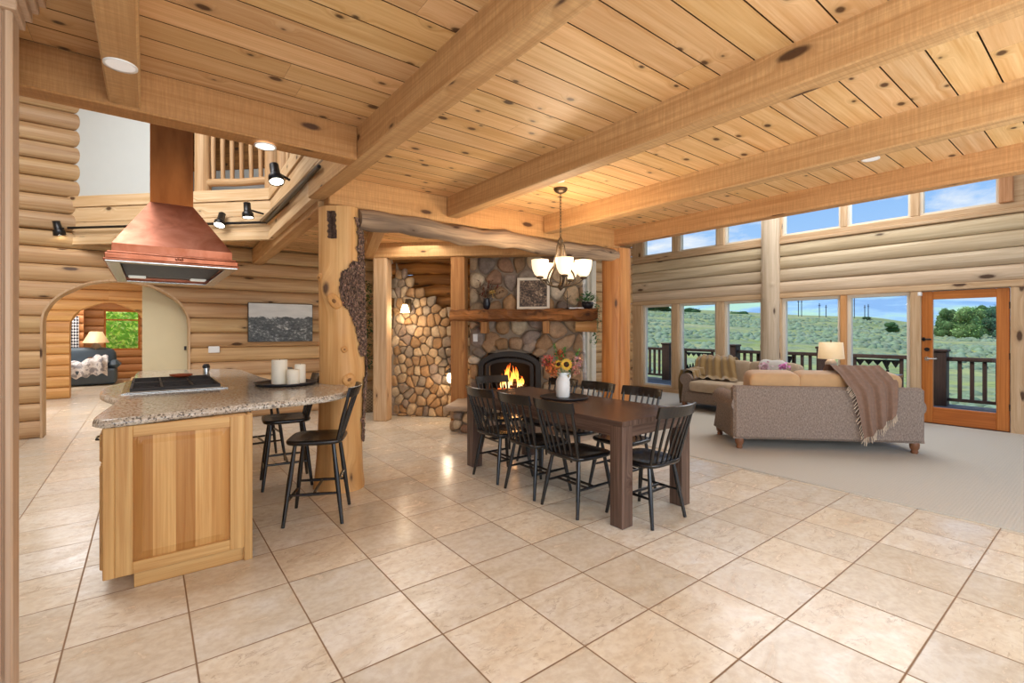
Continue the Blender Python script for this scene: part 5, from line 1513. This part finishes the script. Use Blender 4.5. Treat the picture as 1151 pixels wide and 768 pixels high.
# ------------------------------------------------------------------ sofas
def roll_arm(b, x0, x1, y0, y1, h, r, out, tone=1.0):
    """arm along y; out = -1 or +1 direction the roll overhangs"""
    xc = (x0+x1)/2
    prof = []
    xi = x1 if out < 0 else x0
    xo = x0 if out < 0 else x1
    pts = [(xi, .12), (xi, h-r)]
    for k in range(13):
        a = PI*k/12*1.35
        cxr = (xi+xo)/2
        pts.append((cxr-out*((abs(xi-xo)/2+.02))*math.cos(a), h-r+r*math.sin(a)))
    pts.append((xo, .12))
    n = len(pts)
    vs = [(p[0], y0, p[1]) for p in pts]+[(p[0], y1, p[1]) for p in pts]
    fs = [(i, (i+1) % n, n+(i+1) % n, n+i) for i in range(n)]
    b.add(vs, fs, grain=(0, 1, 0), tone=tone, smooth=True)
    b.add(vs, [tuple(range(n-1, -1, -1)), tuple(range(n, 2*n))], grain=(0, 0, 1), tone=tone)
def foot(t, x, y):
    b = MB(); b.lathe([(.03, 0), (.038, .02), (.03, .035), (.045, .06), (.05, .1), (.045, .125)], 14, (x, y, 0)); b.build('foot', M['footwood'], t)
def sofa(name, label, W_, D, loc, rz, ncush, backmat='sofa', cushmat='tan', hb=.74, back_h=.9):
    t = thing(name, label, 'sofa', loc, rz)
    # local: x along length 0..W_, y from back 0 to front D
    b = MB(); b.box(0, W_, .02, .16, .12, hb, grain=(1, 0, 0), bev=.03); b.build('back_frame', M[backmat], t)
    b = MB(); b.box(.1, W_-.1, .12, D-.06, .12, .32, grain=(1, 0, 0), bev=.02); b.build('base', M[backmat], t)
    aw = .2
    for s in (0, 1):
        b = MB()
        if s == 0: roll_arm(b, 0, aw, .04, D-.12, .63, .11, -1)
        else: roll_arm(b, W_-aw, W_, .04, D-.12, .63, .11, 1)
        b.build('arm', M[backmat], t)
    cw = (W_-2*aw)/ncush
    for k in range(ncush):
        b = MB(); b.ell((aw+cw*(k+.5), (D+.26)/2, .42), cw/2-.004, (D-.26)/2+.02, .095, .3, .25, 28, 10); b.build('seat_cushion', M[cushmat], t)
        b = MB()
        Mx = Matrix.Translation((aw+cw*(k+.5)+R.uniform(-.02, .02), .24, back_h-.235)) @ Matrix.Rotation(rad(9), 4, 'X')
        b.ell((0, 0, 0), cw/2+.012, .13, .24, .3, .22, 36, 16, Mx=Mx); b.build('back_cushion', M[cushmat], t)
    for x in (.08, W_-.08):
        for y in (.08, D-.12): foot(t, x, y)
    return t
SR = -PI/4
sofa('sofa', 'woven brown sofa seen from behind, with tan cushions and a taupe throw over its back', 2.04, .95, (5.44, 2.815, .014), SR, 3)
# sofa local x -> world e=(.707,-.707); y -> (.707,.707)
SM = Matrix.Translation((5.44, 2.815, .014)) @ Matrix.Rotation(SR, 4, 'Z')
sofa('loveseat', 'beige loveseat facing the fireplace, below the windows', 1.95, 1.0, (8.5, 2.98, .014), PI/2, 2, cushmat='beigefab', hb=.72, back_h=.86)
LM = Matrix.Translation((8.5, 2.98, .014)) @ Matrix.Rotation(PI/2, 4, 'Z')
def throws():
    t = thing('throw_blanket', 'fringed taupe throw hanging over the back of the brown sofa', 'blanket', (0, 0, 0))
    t.matrix_world = SM
    # path across the sofa: from seat side over cushions down the back (y,z)
    path = [(.44, .66), (.40, .86), (.31, .955), (.2, .962), (.1, .91), (.02, .79), (-.005, .74), (-.018, .66), (-.02, .5), (-.02, .3), (-.02, .17)]
    def pp(s):
        f = s*(len(path)-1); k = min(int(f), len(path)-2); q = f-k
        a, c = path[k], path[k+1]; return (a[0]+(c[0]-a[0])*q, a[1]+(c[1]-a[1])*q)
    b = MB()
    def g(u, v):
        y, z = pp(v)
        dr = max(0, v-.4)/.6
        xl, xr = 1.13+.25*dr**.75, 1.66+.07*math.sin(dr*2.2)
        x0 = xl+(xr-xl)*u
        lift = .014+.016*math.sin(u*20+v*3)*(.5+dr)+.008*math.sin(u*43+5*v)
        zz = z+.3*dr*u**1.3
        if v > .5: return (x0, y-lift, zz)
        return (x0, y-lift*.3, zz+max(lift, .004))
    b.grid(g, 44, 60); b.build('cloth', M['taupe'], t)
    fr = MB()
    for k in range(34):
        u = k/33; p = Vector(g(u, 1.0)); q = p+Vector((R.uniform(-.01, .01), R.uniform(-.01, 0), -R.uniform(.06, .1)))
        fr.tube([p, p.lerp(q, .5)+Vector((R.uniform(-.006, .006), 0, 0)), q], .0035, 5)
    for k in range(20):
        v = .56+.44*k/19; p = Vector(g(0, v)); q = p+Vector((-R.uniform(.02, .045), -.004, -R.uniform(.03, .06)))
        fr.tube([p, q], .0035, 5)
    fr.build('fringe', M['tassel'], t)
    # gold throw on the loveseat: left part as seen = high local x
    t = thing('throw_blanket', 'gold velvet throw draped over the arm and back of the loveseat', 'blanket', (0, 0, 0))
    t.matrix_world = LM
    path = [(-.03, .5), (-.025, .74), (.06, .8), (.16, .9), (.26, .92), (.37, .86), (.44, .68), (.5, .56), (.58, .535), (.66, .53)]
    b = MB()
    def g2(u, v):
        f = v*(len(path)-1); k = min(int(f), len(path)-2); q = f-k
        y, z = path[k][0]+(path[k+1][0]-path[k][0])*q, path[k][1]+(path[k+1][1]-path[k][1])*q
        fr_ = max(0, v-.4)/.6
        x = 1.28-.28*fr_+(.66+.28*fr_)*u
        w = .014*math.sin(u*34+v*7)+.01*math.sin(u*19-3*v)
        z2 = z+w+.02
        return (x, y+.02+w*.6*(1 if v > .4 else -1), z2)
    b.grid(g2, 60, 50)
    def g3(u, v):   # over the arm, hanging down the outside
        P = [(1.72, .54), (1.75, .66), (1.86, .68), (1.97, .66), (2.02, .5), (2.03, .3), (2.02, .05)]
        f = u*(len(P)-1); k = min(int(f), len(P)-2); q = f-k
        x, z = P[k][0]+(P[k+1][0]-P[k][0])*q, P[k][1]+(P[k+1][1]-P[k][1])*q
        y = .04+.78*v-.06*u*(v-.5)
        w = .014*math.sin(v*30+u*5)+.008*math.sin(v*51)
        return (x+w+.012, y, z+w*.5+.012+(.3*(1-u)*(1-v)**2 if u < .5 else 0))
    b.grid(g3, 40, 40); b.build('cloth', M['gold'], t)
M['tassel'] = plain('tassel', srgb(206, 186, 162), .95)
throws()
def cushions():
    def pillow(name, lab, loc, rx, rz, w, h, th, mat):
        b = MB(); b.ell((0, 0, 0), w/2, th/2, h/2, .55, .5, 24, 12)
        for k in range(len(b.v)):
            v = b.v[k]; f = 1-.12*(1-min(1, (abs(v.x)/(w/2))*(abs(v.z)/(h/2))*1.6))
            b.v[k] = Vector((v.x*f, v.y, v.z*f))
        o = b.build(name, M[mat]); o.location = loc; o.rotation_euler = (rx, 0, rz)
        tag(o, lab, 'cushion')
    p = LM @ Vector((.55, .48, .72)); pillow('throw_pillow', 'pale grey throw pillow on the right half of the loveseat', p, rad(14), PI/2, .44, .42, .16, 'greyfab')
    # pink flowers on the ottoman / table between the sofas
    t = thing('coffee_table', 'low round wooden table between the sofas, nearly hidden', 'table', (7.15, 3.1, .014), 0)
    b = MB(); b.lathe([(0, .38), (.36, .38), (.37, .4), (.36, .42), (0, .42)], 28); b.build('top', M['footwood'], t)
    for k in range(3):
        a = 2.1*k; b = MB(); b.tube([(.25*math.cos(a), .25*math.sin(a), .39), (.3*math.cos(a), .3*math.sin(a), 0)], .025, 8); b.build('leg', M['footwood'], t)
    for i, (px, lab) in enumerate(((-.13, 'pale pink blossom showing above the left tan sofa cushion'), (.13, 'deep pink blossom showing right of the pale one above the sofa'))):
        loc = Vector((7.1+.6*px, 3.1-.75*px, .434))
        t = thing('orchid', lab, 'flower', tuple(loc))
        b = MB(); b.lathe([(.045, 0), (.06, .06), (.055, .1), (.04, .1)], 14); b.build('pot', M['ceramic'], t)
        b = MB(); b.tube([(0, 0, .06), (.01, 0, .25), (.0, 0, .42)], .004, 6); b.build('stem', M['leaf'], t)
        b = MB()
        for k in range(60):
            v = Vector((R.gauss(0, 1), R.gauss(0, 1), R.gauss(0, .7)))*.035+Vector((0, 0, .45))
            b.leaf(v, (R.uniform(-1, 1), R.uniform(-1, 1), R.uniform(-1, 1)), (0, 0, 1), .05, .04, (.82, .30+.25*(1-i)*R.uniform(.6, 1.2), .62))
        b.build('blooms', M['petal'], t)
cushions()
def lamp():
    x, y = 8.72, 2.98
    t = thing('console_table', 'narrow console table against the windows behind the sofa', 'table', (8.95, 2.6, .014))
    b = MB(); b.box(-.27, .2, -.5, .6, .68, .72, grain=(0, 1, 0), bev=.006); b.build('top', M['table'], t)
    for sx in (-.24, .16):
        for sy in (-.46, .56): b = MB(); b.box(sx-.02, sx+.02, sy-.02, sy+.02, 0, .68, grain=(0, 0, 1)); b.build('leg', M['table'], t)
    t = thing('table_lamp', 'table lamp with a lit drum shade in front of the window wall', 'lamp', (8.78, 2.95, .734))
    b = MB(); b.lathe([(.06, 0), (.07, .01), (.075, .05), (.085, .1), (.08, .16), (.05, .2), (.02, .22), (.014, .24)], 22); b.build('base', M['lampbase'], t)
    b = MB(); b.tube([(0, 0, .24), (0, 0, .5)], .006, 8); b.lathe([(.012, .49), (.01, .515), (0, .52)], 10); b.build('stem', M['bronze'], t)
    b = MB(); b.lathe([(.185, .215), (.165, .48), (.16, .48), (.18, .215)], 30, cap=False); b.build('shade', M['shadefab'], t)
lamp()

# ------------------------------------------------------------------ far room furnishing
def farroom():
    def atp(px, Y):   # world x on a plane y=Y seen through a picture column
        a = (px-575.5)/534.; th = rad(37.55)
        d = Y/(math.cos(th)-a*math.sin(th)); return d*(math.sin(th)+a*math.cos(th))
    t = thing('recliner_sofa', 'blue-grey leather sofa in the room beyond the arches', 'sofa', (-1.05, 16.4, 0))
    b = MB(); b.box(-.62, .42, -.35, .55, .03, .42, bev=.04); b.build('base', M['blue'], t)
    b = MB(); b.box(.22, .5, -.3, .6, .4, .62, bev=.1); b.build('arm', M['blue'], t)
    b = MB(); b.ell((-.2, .55, .6), .6, .18, .36, .5, .5); b.build('backrest', M['blue'], t)
    t = thing('throw_blanket', 'grey and white patterned blanket heaped on the blue-grey sofa', 'blanket', (-1.2, 16.25, .0))
    b = MB()
    b.grid(lambda u, v: (-.55+.95*u, -.24+.75*v+.03*math.sin(u*20), .44+.33*math.sin(PI*min(1, .15+v*.8))*(.75+.25*math.sin(u*7+2))+.03*math.sin(u*30+v*9)-(.3 if v < .03 else 0)), 30, 20)
    b.build('cloth', M['throw'], t)
    x = atp(108, 16.95)
    t = thing('table_lamp', 'lamp with a cream cone shade in the room beyond the arches', 'lamp', (x, 16.95, 0))
    b = MB(); b.lathe([(.1, .7), (.12, .75), (.15, .9), (.1, 1.0), (.03, 1.08)], 16); b.build('base', M['lampbase'], t)
    b = MB(); b.lathe([(.28, 1.08), (.13, 1.38), (.12, 1.38), (.27, 1.08)], 22, cap=False); b.build('shade', M['shadefab'], t)
    b = MB(); b.lathe([(.22, .66), (.24, .68), (.24, .7), (0, .7)], 18, cap=False); b.lathe([(.16, 0), (.06, .06), (.04, .6), (.2, .67)], 14); b.build('stand', M['footwood'], t)
    x = atp(84, 17.2)
    b = MB(); b.grid(lambda u, v: (x-.22+.3*u, 17.24+.012*math.sin(u*20), .5+1.3*v), 16, 4, uvs=(.5, 1.4)); o = b.build('hanging_quilt', M['quilt'])
    tag(o, 'dark blue and white zigzag quilt hanging on the log wall beyond the arches', 'quilt')
farroom()

# ------------------------------------------------------------------ outdoors
def interp(x, P):
    if x <= P[0][0]: return P[0][1]
    for (a, va), (c, vc) in zip(P, P[1:]):
        if x <= c: return va+(vc-va)*(x-a)/(c-a)
    return P[-1][1]
def terrain_z(X, Y):
    d = .609*X+.793*Y
    lat = .793*X-.609*Y
    r = lat/max(d, 1)           # how far to the right it lies
    rise = interp(r, [(.2, .052), (.29, .045), (.48, .037), (.61, .031), (.76, .027), (.9, .008), (1.1, .004), (1.6, .0)])
    f = max(0, (d-16))/204.
    z = -1.35+(1.4+rise*220+1.35)*f**.9
    z += .12*math.sin(X*.21)*math.sin(Y*.17)*min(1, max(0, d-16)/20)+.4*math.sin(X*.04+1)*math.sin(Y*.033)*min(1, max(0, d-16)/60)
    return z
def outdoors():
    b = MB()
    n = 90
    def g(u, v):
        r = 13.2+300*(v**2.2)
        a = rad(-30+130*u)           # azimuth: 0 = +X, 90 = +Y
        X = 0+r*math.cos(a)/max(.35, 1)+0; Y = r*math.sin(a)
        X = max(X, 9.6) if r < 40 else X
        return (X, Y, terrain_z(X, Y))
    b.grid(g, 120, 90)
    tag(b.build('meadow', M['ground']), 'grassy sagebrush hillside beyond the deck', 'ground', kind='structure')
    b = MB(); b.box(9.55, 60, -30, 12, -1.6, -1.5); b.box(-30, 9.5, 18.6, 60, -1.0, -.2); b.box(3, 12.9, 7.6, 18, -1.6, -1.4)
    tag(b.build('yard', M['ground']), None, None, kind='structure')
    # mountains
    b = MB()
    def mt(u, v):
        a = rad(-40+140*u); r = 900
        th = rad(37.55)
        X, Y = r*math.cos(a), r*math.sin(a)
        d = .609*X+.793*Y; lat = .793*X-.609*Y
        q = lat/max(d, 80)
        e = interp(q, [(.2, .045), (.45, .060), (.6, .073), (.72, .078), (.84, .079), (.97, .062), (1.1, .056), (1.5, .07)])
        h = max(d, 200)*1.35*(e+.003*math.sin(q*19)+.0015*math.sin(q*47))+14
        return (X*(1+.35*v), Y*(1+.35*v), -12+h*v**.8)
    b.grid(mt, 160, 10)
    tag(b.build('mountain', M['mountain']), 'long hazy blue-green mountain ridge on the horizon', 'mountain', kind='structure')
    # sagebrush
    s = MB()
    q = random.Random(3)
    cnt = 0
    ico = [(0, 0, 1), (.89, 0, .45), (.28, .85, .45), (-.72, .53, .45), (-.72, -.53, .45), (.28, -.85, .45)]
    while cnt < 9000:
        r = 15+150*q.random()**1.2; a = rad(q.uniform(-2, 50))
        X, Y = r*math.cos(a), r*math.sin(a)
        pn = math.sin(X*.11+1)*math.sin(Y*.13)+.5*math.sin(X*.31+Y*.2)
        if pn < -.35: continue
        z = terrain_z(X, Y); w = q.uniform(.14, .36)*(1+r/200); h = w*q.uniform(.7, 1.1)
        vs = [(X+p[0]*w*q.uniform(.8, 1.2), Y+p[1]*w*q.uniform(.8, 1.2), z-.1+p[2]*h) for p in ico]+[(X+.9*w*math.cos(k*1.2566), Y+.9*w*math.sin(k*1.2566), z-.15) for k in range(5)]
        fs = [(0, 1, 2), (0, 2, 3), (0, 3, 4), (0, 4, 5), (0, 5, 1)]+[(1+k, 6+k, 6+(k+1) % 5, 1+(k+1) % 5) for k in range(5)]
        t = q.uniform(.7, 1.05); s.add(vs, fs, tone=(t, t*q.uniform(.98, 1.08), t*q.uniform(.85, 1)), smooth=True)
        cnt += 1
    tag(s.build('sagebrush', M['sage']), 'grey-green sagebrush scattered over the hillside', 'sagebrush', kind='stuff')
    th = rad(37.55)
    def at(px, d):
        a = (px-575.5)/534.
        return (d*(math.sin(th)+a*math.cos(th)), d*(math.cos(th)-a*math.sin(th)))
    def ztop(py, d): return 1.4+(372-py)/534.*d
    def tree(px, d, ytop, wpx, lab, col, name='tree', group='trees beyond the deck', ybot=None, n=2600):
        X, Y = at(px, d); zt = ztop(ytop, d); z0 = terrain_z(X, Y)-.1 if ybot is None else ztop(ybot, d)
        t = thing(name, lab, 'tree', (X, Y, z0), 0, group)
        w = wpx/534.*d/2; H = zt-z0
        b = MB(); b.tube([(0, 0, 0), (0, 0, H*.5)], [w*.09, w*.05], 8); b.build('trunk', M['treebark'], t)
        f = MB()
        blobs = [(R.uniform(-.5, .5)*w, R.uniform(-.5, .5)*w, H*R.uniform(.2, .8), R.uniform(.35, .6)*w) for _ in range(12)]+[(R.uniform(-.6, .6)*w, R.uniform(-.5, .5)*w, H*R.uniform(.1, .2), .5*w) for _ in range(4)]+[(0, 0, H*.82, w*.45), (0, 0, H*.4, w*.7)]
        for (bx, by, bz, br) in blobs:
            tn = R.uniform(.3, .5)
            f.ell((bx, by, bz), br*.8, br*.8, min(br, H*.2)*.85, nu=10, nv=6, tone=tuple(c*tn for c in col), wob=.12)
        for k in range(n):
            bx, by, bz, br = R.choice(blobs); v = Vector((R.gauss(0, 1), R.gauss(0, 1), R.gauss(0, 1))).normalized()
            p = Vector((bx, by, bz))+Vector((v.x*br, v.y*br, v.z*min(br, H*.2)))*R.uniform(.75, 1.05)
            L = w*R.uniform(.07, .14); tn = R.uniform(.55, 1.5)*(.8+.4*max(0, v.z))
            f.leaf(p, (R.uniform(-1, 1), R.uniform(-1, 1), R.uniform(-1, 1)), (0, 0, 1), L, L*.8, tuple(c*tn for c in col))
        f.build('crown', M['treeleaf'], t)
    gy, gd, gb = (1.7, 1.7, 1.3), (.8, 1., .8), (.62, .85, .95)
    tree(1062, 88, 346, 26, 'bushy green tree at the left of the clump seen through the glass door', (1., 1.15, .9), ybot=379)
    tree(1071, 96, 343, 8, 'narrow dark tree seen through the glass door', (.55, .7, .65), ybot=379)
    tree(1087, 84, 345, 34, 'broad pale yellow-green tree seen through the glass door', gy, ybot=379)
    tree(1104, 98, 342, 28, 'tall dark green tree behind the pale one, seen through the glass door', gd, ybot=379)
    tree(1120, 86, 343, 28, 'blue-green tree at the right edge of the glass door', gb, ybot=379)
    tree(1003, 75, 362, 16, 'low round green shrub seen through the window left of the door', (.6, .8, .65), 'shrub', 'shrubs on the meadow', ybot=373, n=500)
    tree(972, 130, 356, 12, 'small dark shrub far out, seen above the sofa throw', (.6, .75, .7), 'shrub', 'shrubs on the meadow', n=300)
    for (px, yt, lab) in ((728, 340, 'dark tree on the ridge in the leftmost window'), (742, 342, 'dark tree on the ridge, right part of the leftmost window'), (775, 346, 'dark low tree on the ridge in the second window'), (835, 350, 'dark low tree on the ridge in the third window')):
        d = 200; tree(px, d, yt, 34, lab, (.55, .75, .65), 'tree', 'trees along the ridge', n=300, ybot=yt+14)
    # outside the far-room window
    b = MB()
    for k in range(3500):
        p = (R.uniform(-2.6, 1.4), 21+R.uniform(-.8, .8), R.uniform(-.5, 2.6)); tn = R.uniform(1.6, 4.2)  # leaf tones raised to paint sunlight onto the unlit side
        b.leaf(p, (R.uniform(-1, 1), R.uniform(-1, .3), R.uniform(-1, 1)), (0, 0, 1), .16, .1, (tn*1.7, tn*1.35, tn*.9))
    b.box(-3.4, 2.0, 21.6, 22, -1, 2.9, tone=(2.2, 2.6, 1.2))
    tag(b.build('hedge', M['treeleaf']), 'green bushes with daylight painted into their colour, outside the far-room window', 'bush')
    # poles
    for (px, yt, yb, lab) in ((897.5, 337, 356, 'leftmost of two close utility poles in the window left of the lamp'), (901, 337, 356, 'right one of two close utility poles in the window left of the lamp'), (921, 341, 355, 'utility pole above the lamp shade'), (928.5, 343, 355, 'short utility pole right of the one above the lamp'), (960.3, 331, 357, 'tallest utility pole, in the window left of the door'), (972, 343, 356, 'short utility pole in the window left of the door, left of a pair'), (976, 342, 356, 'short utility pole in the window left of the door, right of a pair')):
        d = 210; X, Y = at(px, d)
        t = thing('utility_pole', lab, 'pole', (X, Y, 0), 0, 'utility poles on the horizon')
        b = MB(); b.tube([(0, 0, terrain_z(X, Y)-.5), (0, 0, ztop(yt, d))], .16, 6); b.build('mast', M['pole'], t)
        b = MB(); b.box(-1.0, 1.0, -.1, .1, ztop(yt, d)-1.1, ztop(yt, d)-.9); b.build('crossarm', M['pole'], t)
    # road
    b = MB()
    pts = [at(px, 62) for px in range(1000, 1260, 20)]
    vs, fs = [], []
    for px in range(1000, 1400, 20):
        for d in (100, 122):
            X, Y = at(px, d); vs.append((X, Y, ztop(377.2, d) if d == 100 else ztop(375, d)))
    m = len(vs)//2
    b.add(vs, [(2*k, 2*k+2, 2*k+3, 2*k+1) for k in range(m-1)])
    tag(b.build('gravel_road', M['road']), 'pale gravel road below the trees seen through the glass door', 'road')
    vs = []
    pth = MB()
    for (px, py, w) in ((890, 374, 16), (883, 383, 18), (884, 392, 12)):
        pass
    # deck
    b = MB()
    y = -3
    for k in range(25):
        x0 = 9.52+.14*k
        b.box(x0, x0+.132, -3, 12, -.13, -.1, grain=(0, 1, 0), tone=R.uniform(.85, 1.1))
    tag(b.build('deck', M['deckwood']), 'grey board deck outside the windows', 'deck', kind='structure')
    XR = 12.7
    t = thing('deck_railing', 'dark stained deck railing with cut-out panels outside the windows', 'railing', (XR, 0, -.1))
    posts = [-.2, 2.35, 4.4, 6.6, 8.66, 11.2]
    for y in posts:
        b = MB(); b.box(-.13, .13, y-.13, y+.13, 0, 1.08, grain=(0, 0, 1), bev=.01); b.box(-.15, .15, y-.15, y+.15, 1.08, 1.13, bev=.01); b.build('post', M['railwood'], t)
    for (ya, yb) in zip(posts, posts[1:]):
        b = MB(); b.box(-.06, .06, ya+.13, yb-.13, .9, .98, grain=(0, 1, 0), bev=.008); b.build('top_rail', M['railwood'], t)
        b = MB(); b.box(-.03, .03, ya+.13, yb-.13, .1, .16, grain=(0, 1, 0), bev=.006); b.build('bottom_rail', M['railwood'], t)
        c = (ya+yb)/2
        panel = ya > 2
        m = int((yb-ya-.26)/.17)
        for k in range(1, m):
            y = ya+.13+(yb-ya-.26)*k/m
            if panel and abs(y-c) < .42: continue
            b = MB(); b.box(-.025, .025, y-.03, y+.03, .16, .9, grain=(0, 0, 1)); b.build('baluster', M['railwood'], t)
        if panel:
            for s in (-.42, .42): b = MB(); b.box(-.025, .025, c+s-.03, c+s+.03, .16, .9, grain=(0, 0, 1)); b.build('baluster', M['railwood'], t)
            b = MB()
            b.box(-.01, .01, c-.4, c+.4, .84, .87); b.box(-.01, .01, c-.4, c+.4, .2, .23)
            for k in range(9):     # cut-out foliage silhouette
                y0 = c-.36+.09*k; h = R.uniform(.15, .5)
                b.box(-.006, .006, y0-.008, y0+.008, .22, .24+h)
                for q in range(7):
                    z = .26+h*q/7; L = .07*(1-q/9)
                    for sgn in (-1, 1): b.add([(0, y0, z), (0, y0+sgn*L, z+.05), (0, y0+sgn*L*.6, z+.09), (0, y0, z+.05)], [(0, 1, 2, 3)])
            for k in range(5): b.add([(0, c-.4+.16*k, .84), (0, c-.32+.16*k, .7+R.uniform(-.05, .05)), (0, c-.24+.16*k, .84)], [(0, 1, 2)])
            b.build('cutout_panel', M['blackmetal'], t)
outdoors()

# ------------------------------------------------------------------ camera, world, lamps
cam = bpy.data.cameras.new('camera'); co = bpy.data.objects.new('camera', cam); COL.objects.link(co)
co.location = (0, 0, 1.4); co.rotation_euler = (PI/2, 0, -rad(37.55))
cam.sensor_width = 36; cam.lens = 534/1151*36; cam.shift_y = -12/1151; cam.clip_end = 5000; cam.clip_start = .05
SC.camera = co
w = bpy.data.worlds.new('sky'); SC.world = w; w.use_nodes = True
nt = w.node_tree; bg = nt.nodes['Background']
gen = nd(nt, 'ShaderNodeTexCoord').outputs['Generated']
zz = nd(nt, 'ShaderNodeSeparateXYZ', None, {0: gen}).outputs[2]
sky = ramp(nt, zz, [(.0, srgb(205, 222, 240)), (.12, srgb(164, 200, 242)), (.35, srgb(112, 168, 236)), (1., srgb(90, 146, 220))])
cl = noise(nt, mapping(nt, gen, (1.6, 1.6, 5.5)), 2.6, 7, .6, .2)
sky = mix(nt, ramp(nt, cl, [(.53, 0.), (.68, 1.)]), sky, srgb(236, 238, 242))
nt.links.new(sky, bg.inputs[0]); bg.inputs[1].default_value = .95

def sun(d, s, col, ang=3):
    l = bpy.data.lights.new('sun', 'SUN'); l.energy = s; l.color = col; l.angle = rad(ang)
    o = bpy.data.objects.new('sun', l); COL.objects.link(o); o.rotation_euler = Vector(d).to_track_quat('-Z', 'Y').to_euler()
sun((.5, -.35, -.9), 2.6, (1., .95, .86))
def area(name, loc, d, sx, sy, p, col=(1, .93, .84)):
    l = bpy.data.lights.new(name, 'AREA'); l.shape = 'RECTANGLE'; l.size = sx; l.size_y = sy; l.energy = p; l.color = col
    o = bpy.data.objects.new(name, l); COL.objects.link(o); o.location = loc; o.rotation_euler = Vector(d).to_track_quat('-Z', 'Y').to_euler()
def point(name, loc, p, col=(1, .82, .6), r=.05):
    l = bpy.data.lights.new(name, 'POINT'); l.energy = p; l.color = col; l.shadow_soft_size = r
    o = bpy.data.objects.new(name, l); COL.objects.link(o); o.location = loc
area('camera_fill', (.9, -1.6, 1.7), (.45, .8, .2), 3.5, 2.0, 95, (.95, .98, 1))  # added fill behind the camera, no such lamp in the room
area('camera_fill', (3.8, -1.7, 1.3), (.3, .8, .35), 3.0, 1.5, 65, (.88, .95, 1))  # second added fill lamp out of view, tilted up
area('kitchen_fill', (-1.2, 5.4, 5.0), (.1, .2, -1), 2.5, 2.5, 170, (.97, .98, 1))  # unseen fill added above the kitchen opening
area('great_room_fill', (7.3, 2.6, 4.28), (-.22, -.08, -1), 3.2, 5.5, 185, (.93, .97, 1))  # added fill lamp kept out of sight over the sofas
area('hall_fill', (-1.6, 11.0, 2.58), (0, 0, -1), 2.0, 2.5, 80, (.95, .97, 1))  # added lamp standing in for hall windows out of view
area('far_room_fill', (-2.0, 16.2, 2.58), (0, 0, -1), 2.0, 1.5, 70, (1, .93, .84))  # added fill under the far-room ceiling, no fixture modelled
area('loft_under_fill', (3.0, 6.3, 2.7), (0, 0, -1), 1.0, 1.0, 13, (1, .92, .8))  # fill lamp added beneath the loft boards
for k in range(5):
    a = rad(72*k+20); point('chandelier_bulb', (3.11+.215*math.cos(a), 3.29+.215*math.sin(a), 2.09), 5)
p = fw(-2.67, -.16, 1.62); point('sconce_bulb', p, 5)
p = fw(-1.95, -.2, .66); point('sconce_bulb', p, 5)
p = fw(-1.0, .1, .72); point('fire_glow', p, 6, (1, .5, .2), .1)
point('lamp_bulb', (8.78, 2.95, 1.08), 2)
SC.view_settings.view_transform = 'Standard'
SC.view_settings.exposure = 0.32
SC.cycles.max_bounces = 8
SC.cycles.transparent_max_bounces = 12
SC.cycles.sample_clamp_indirect = 6
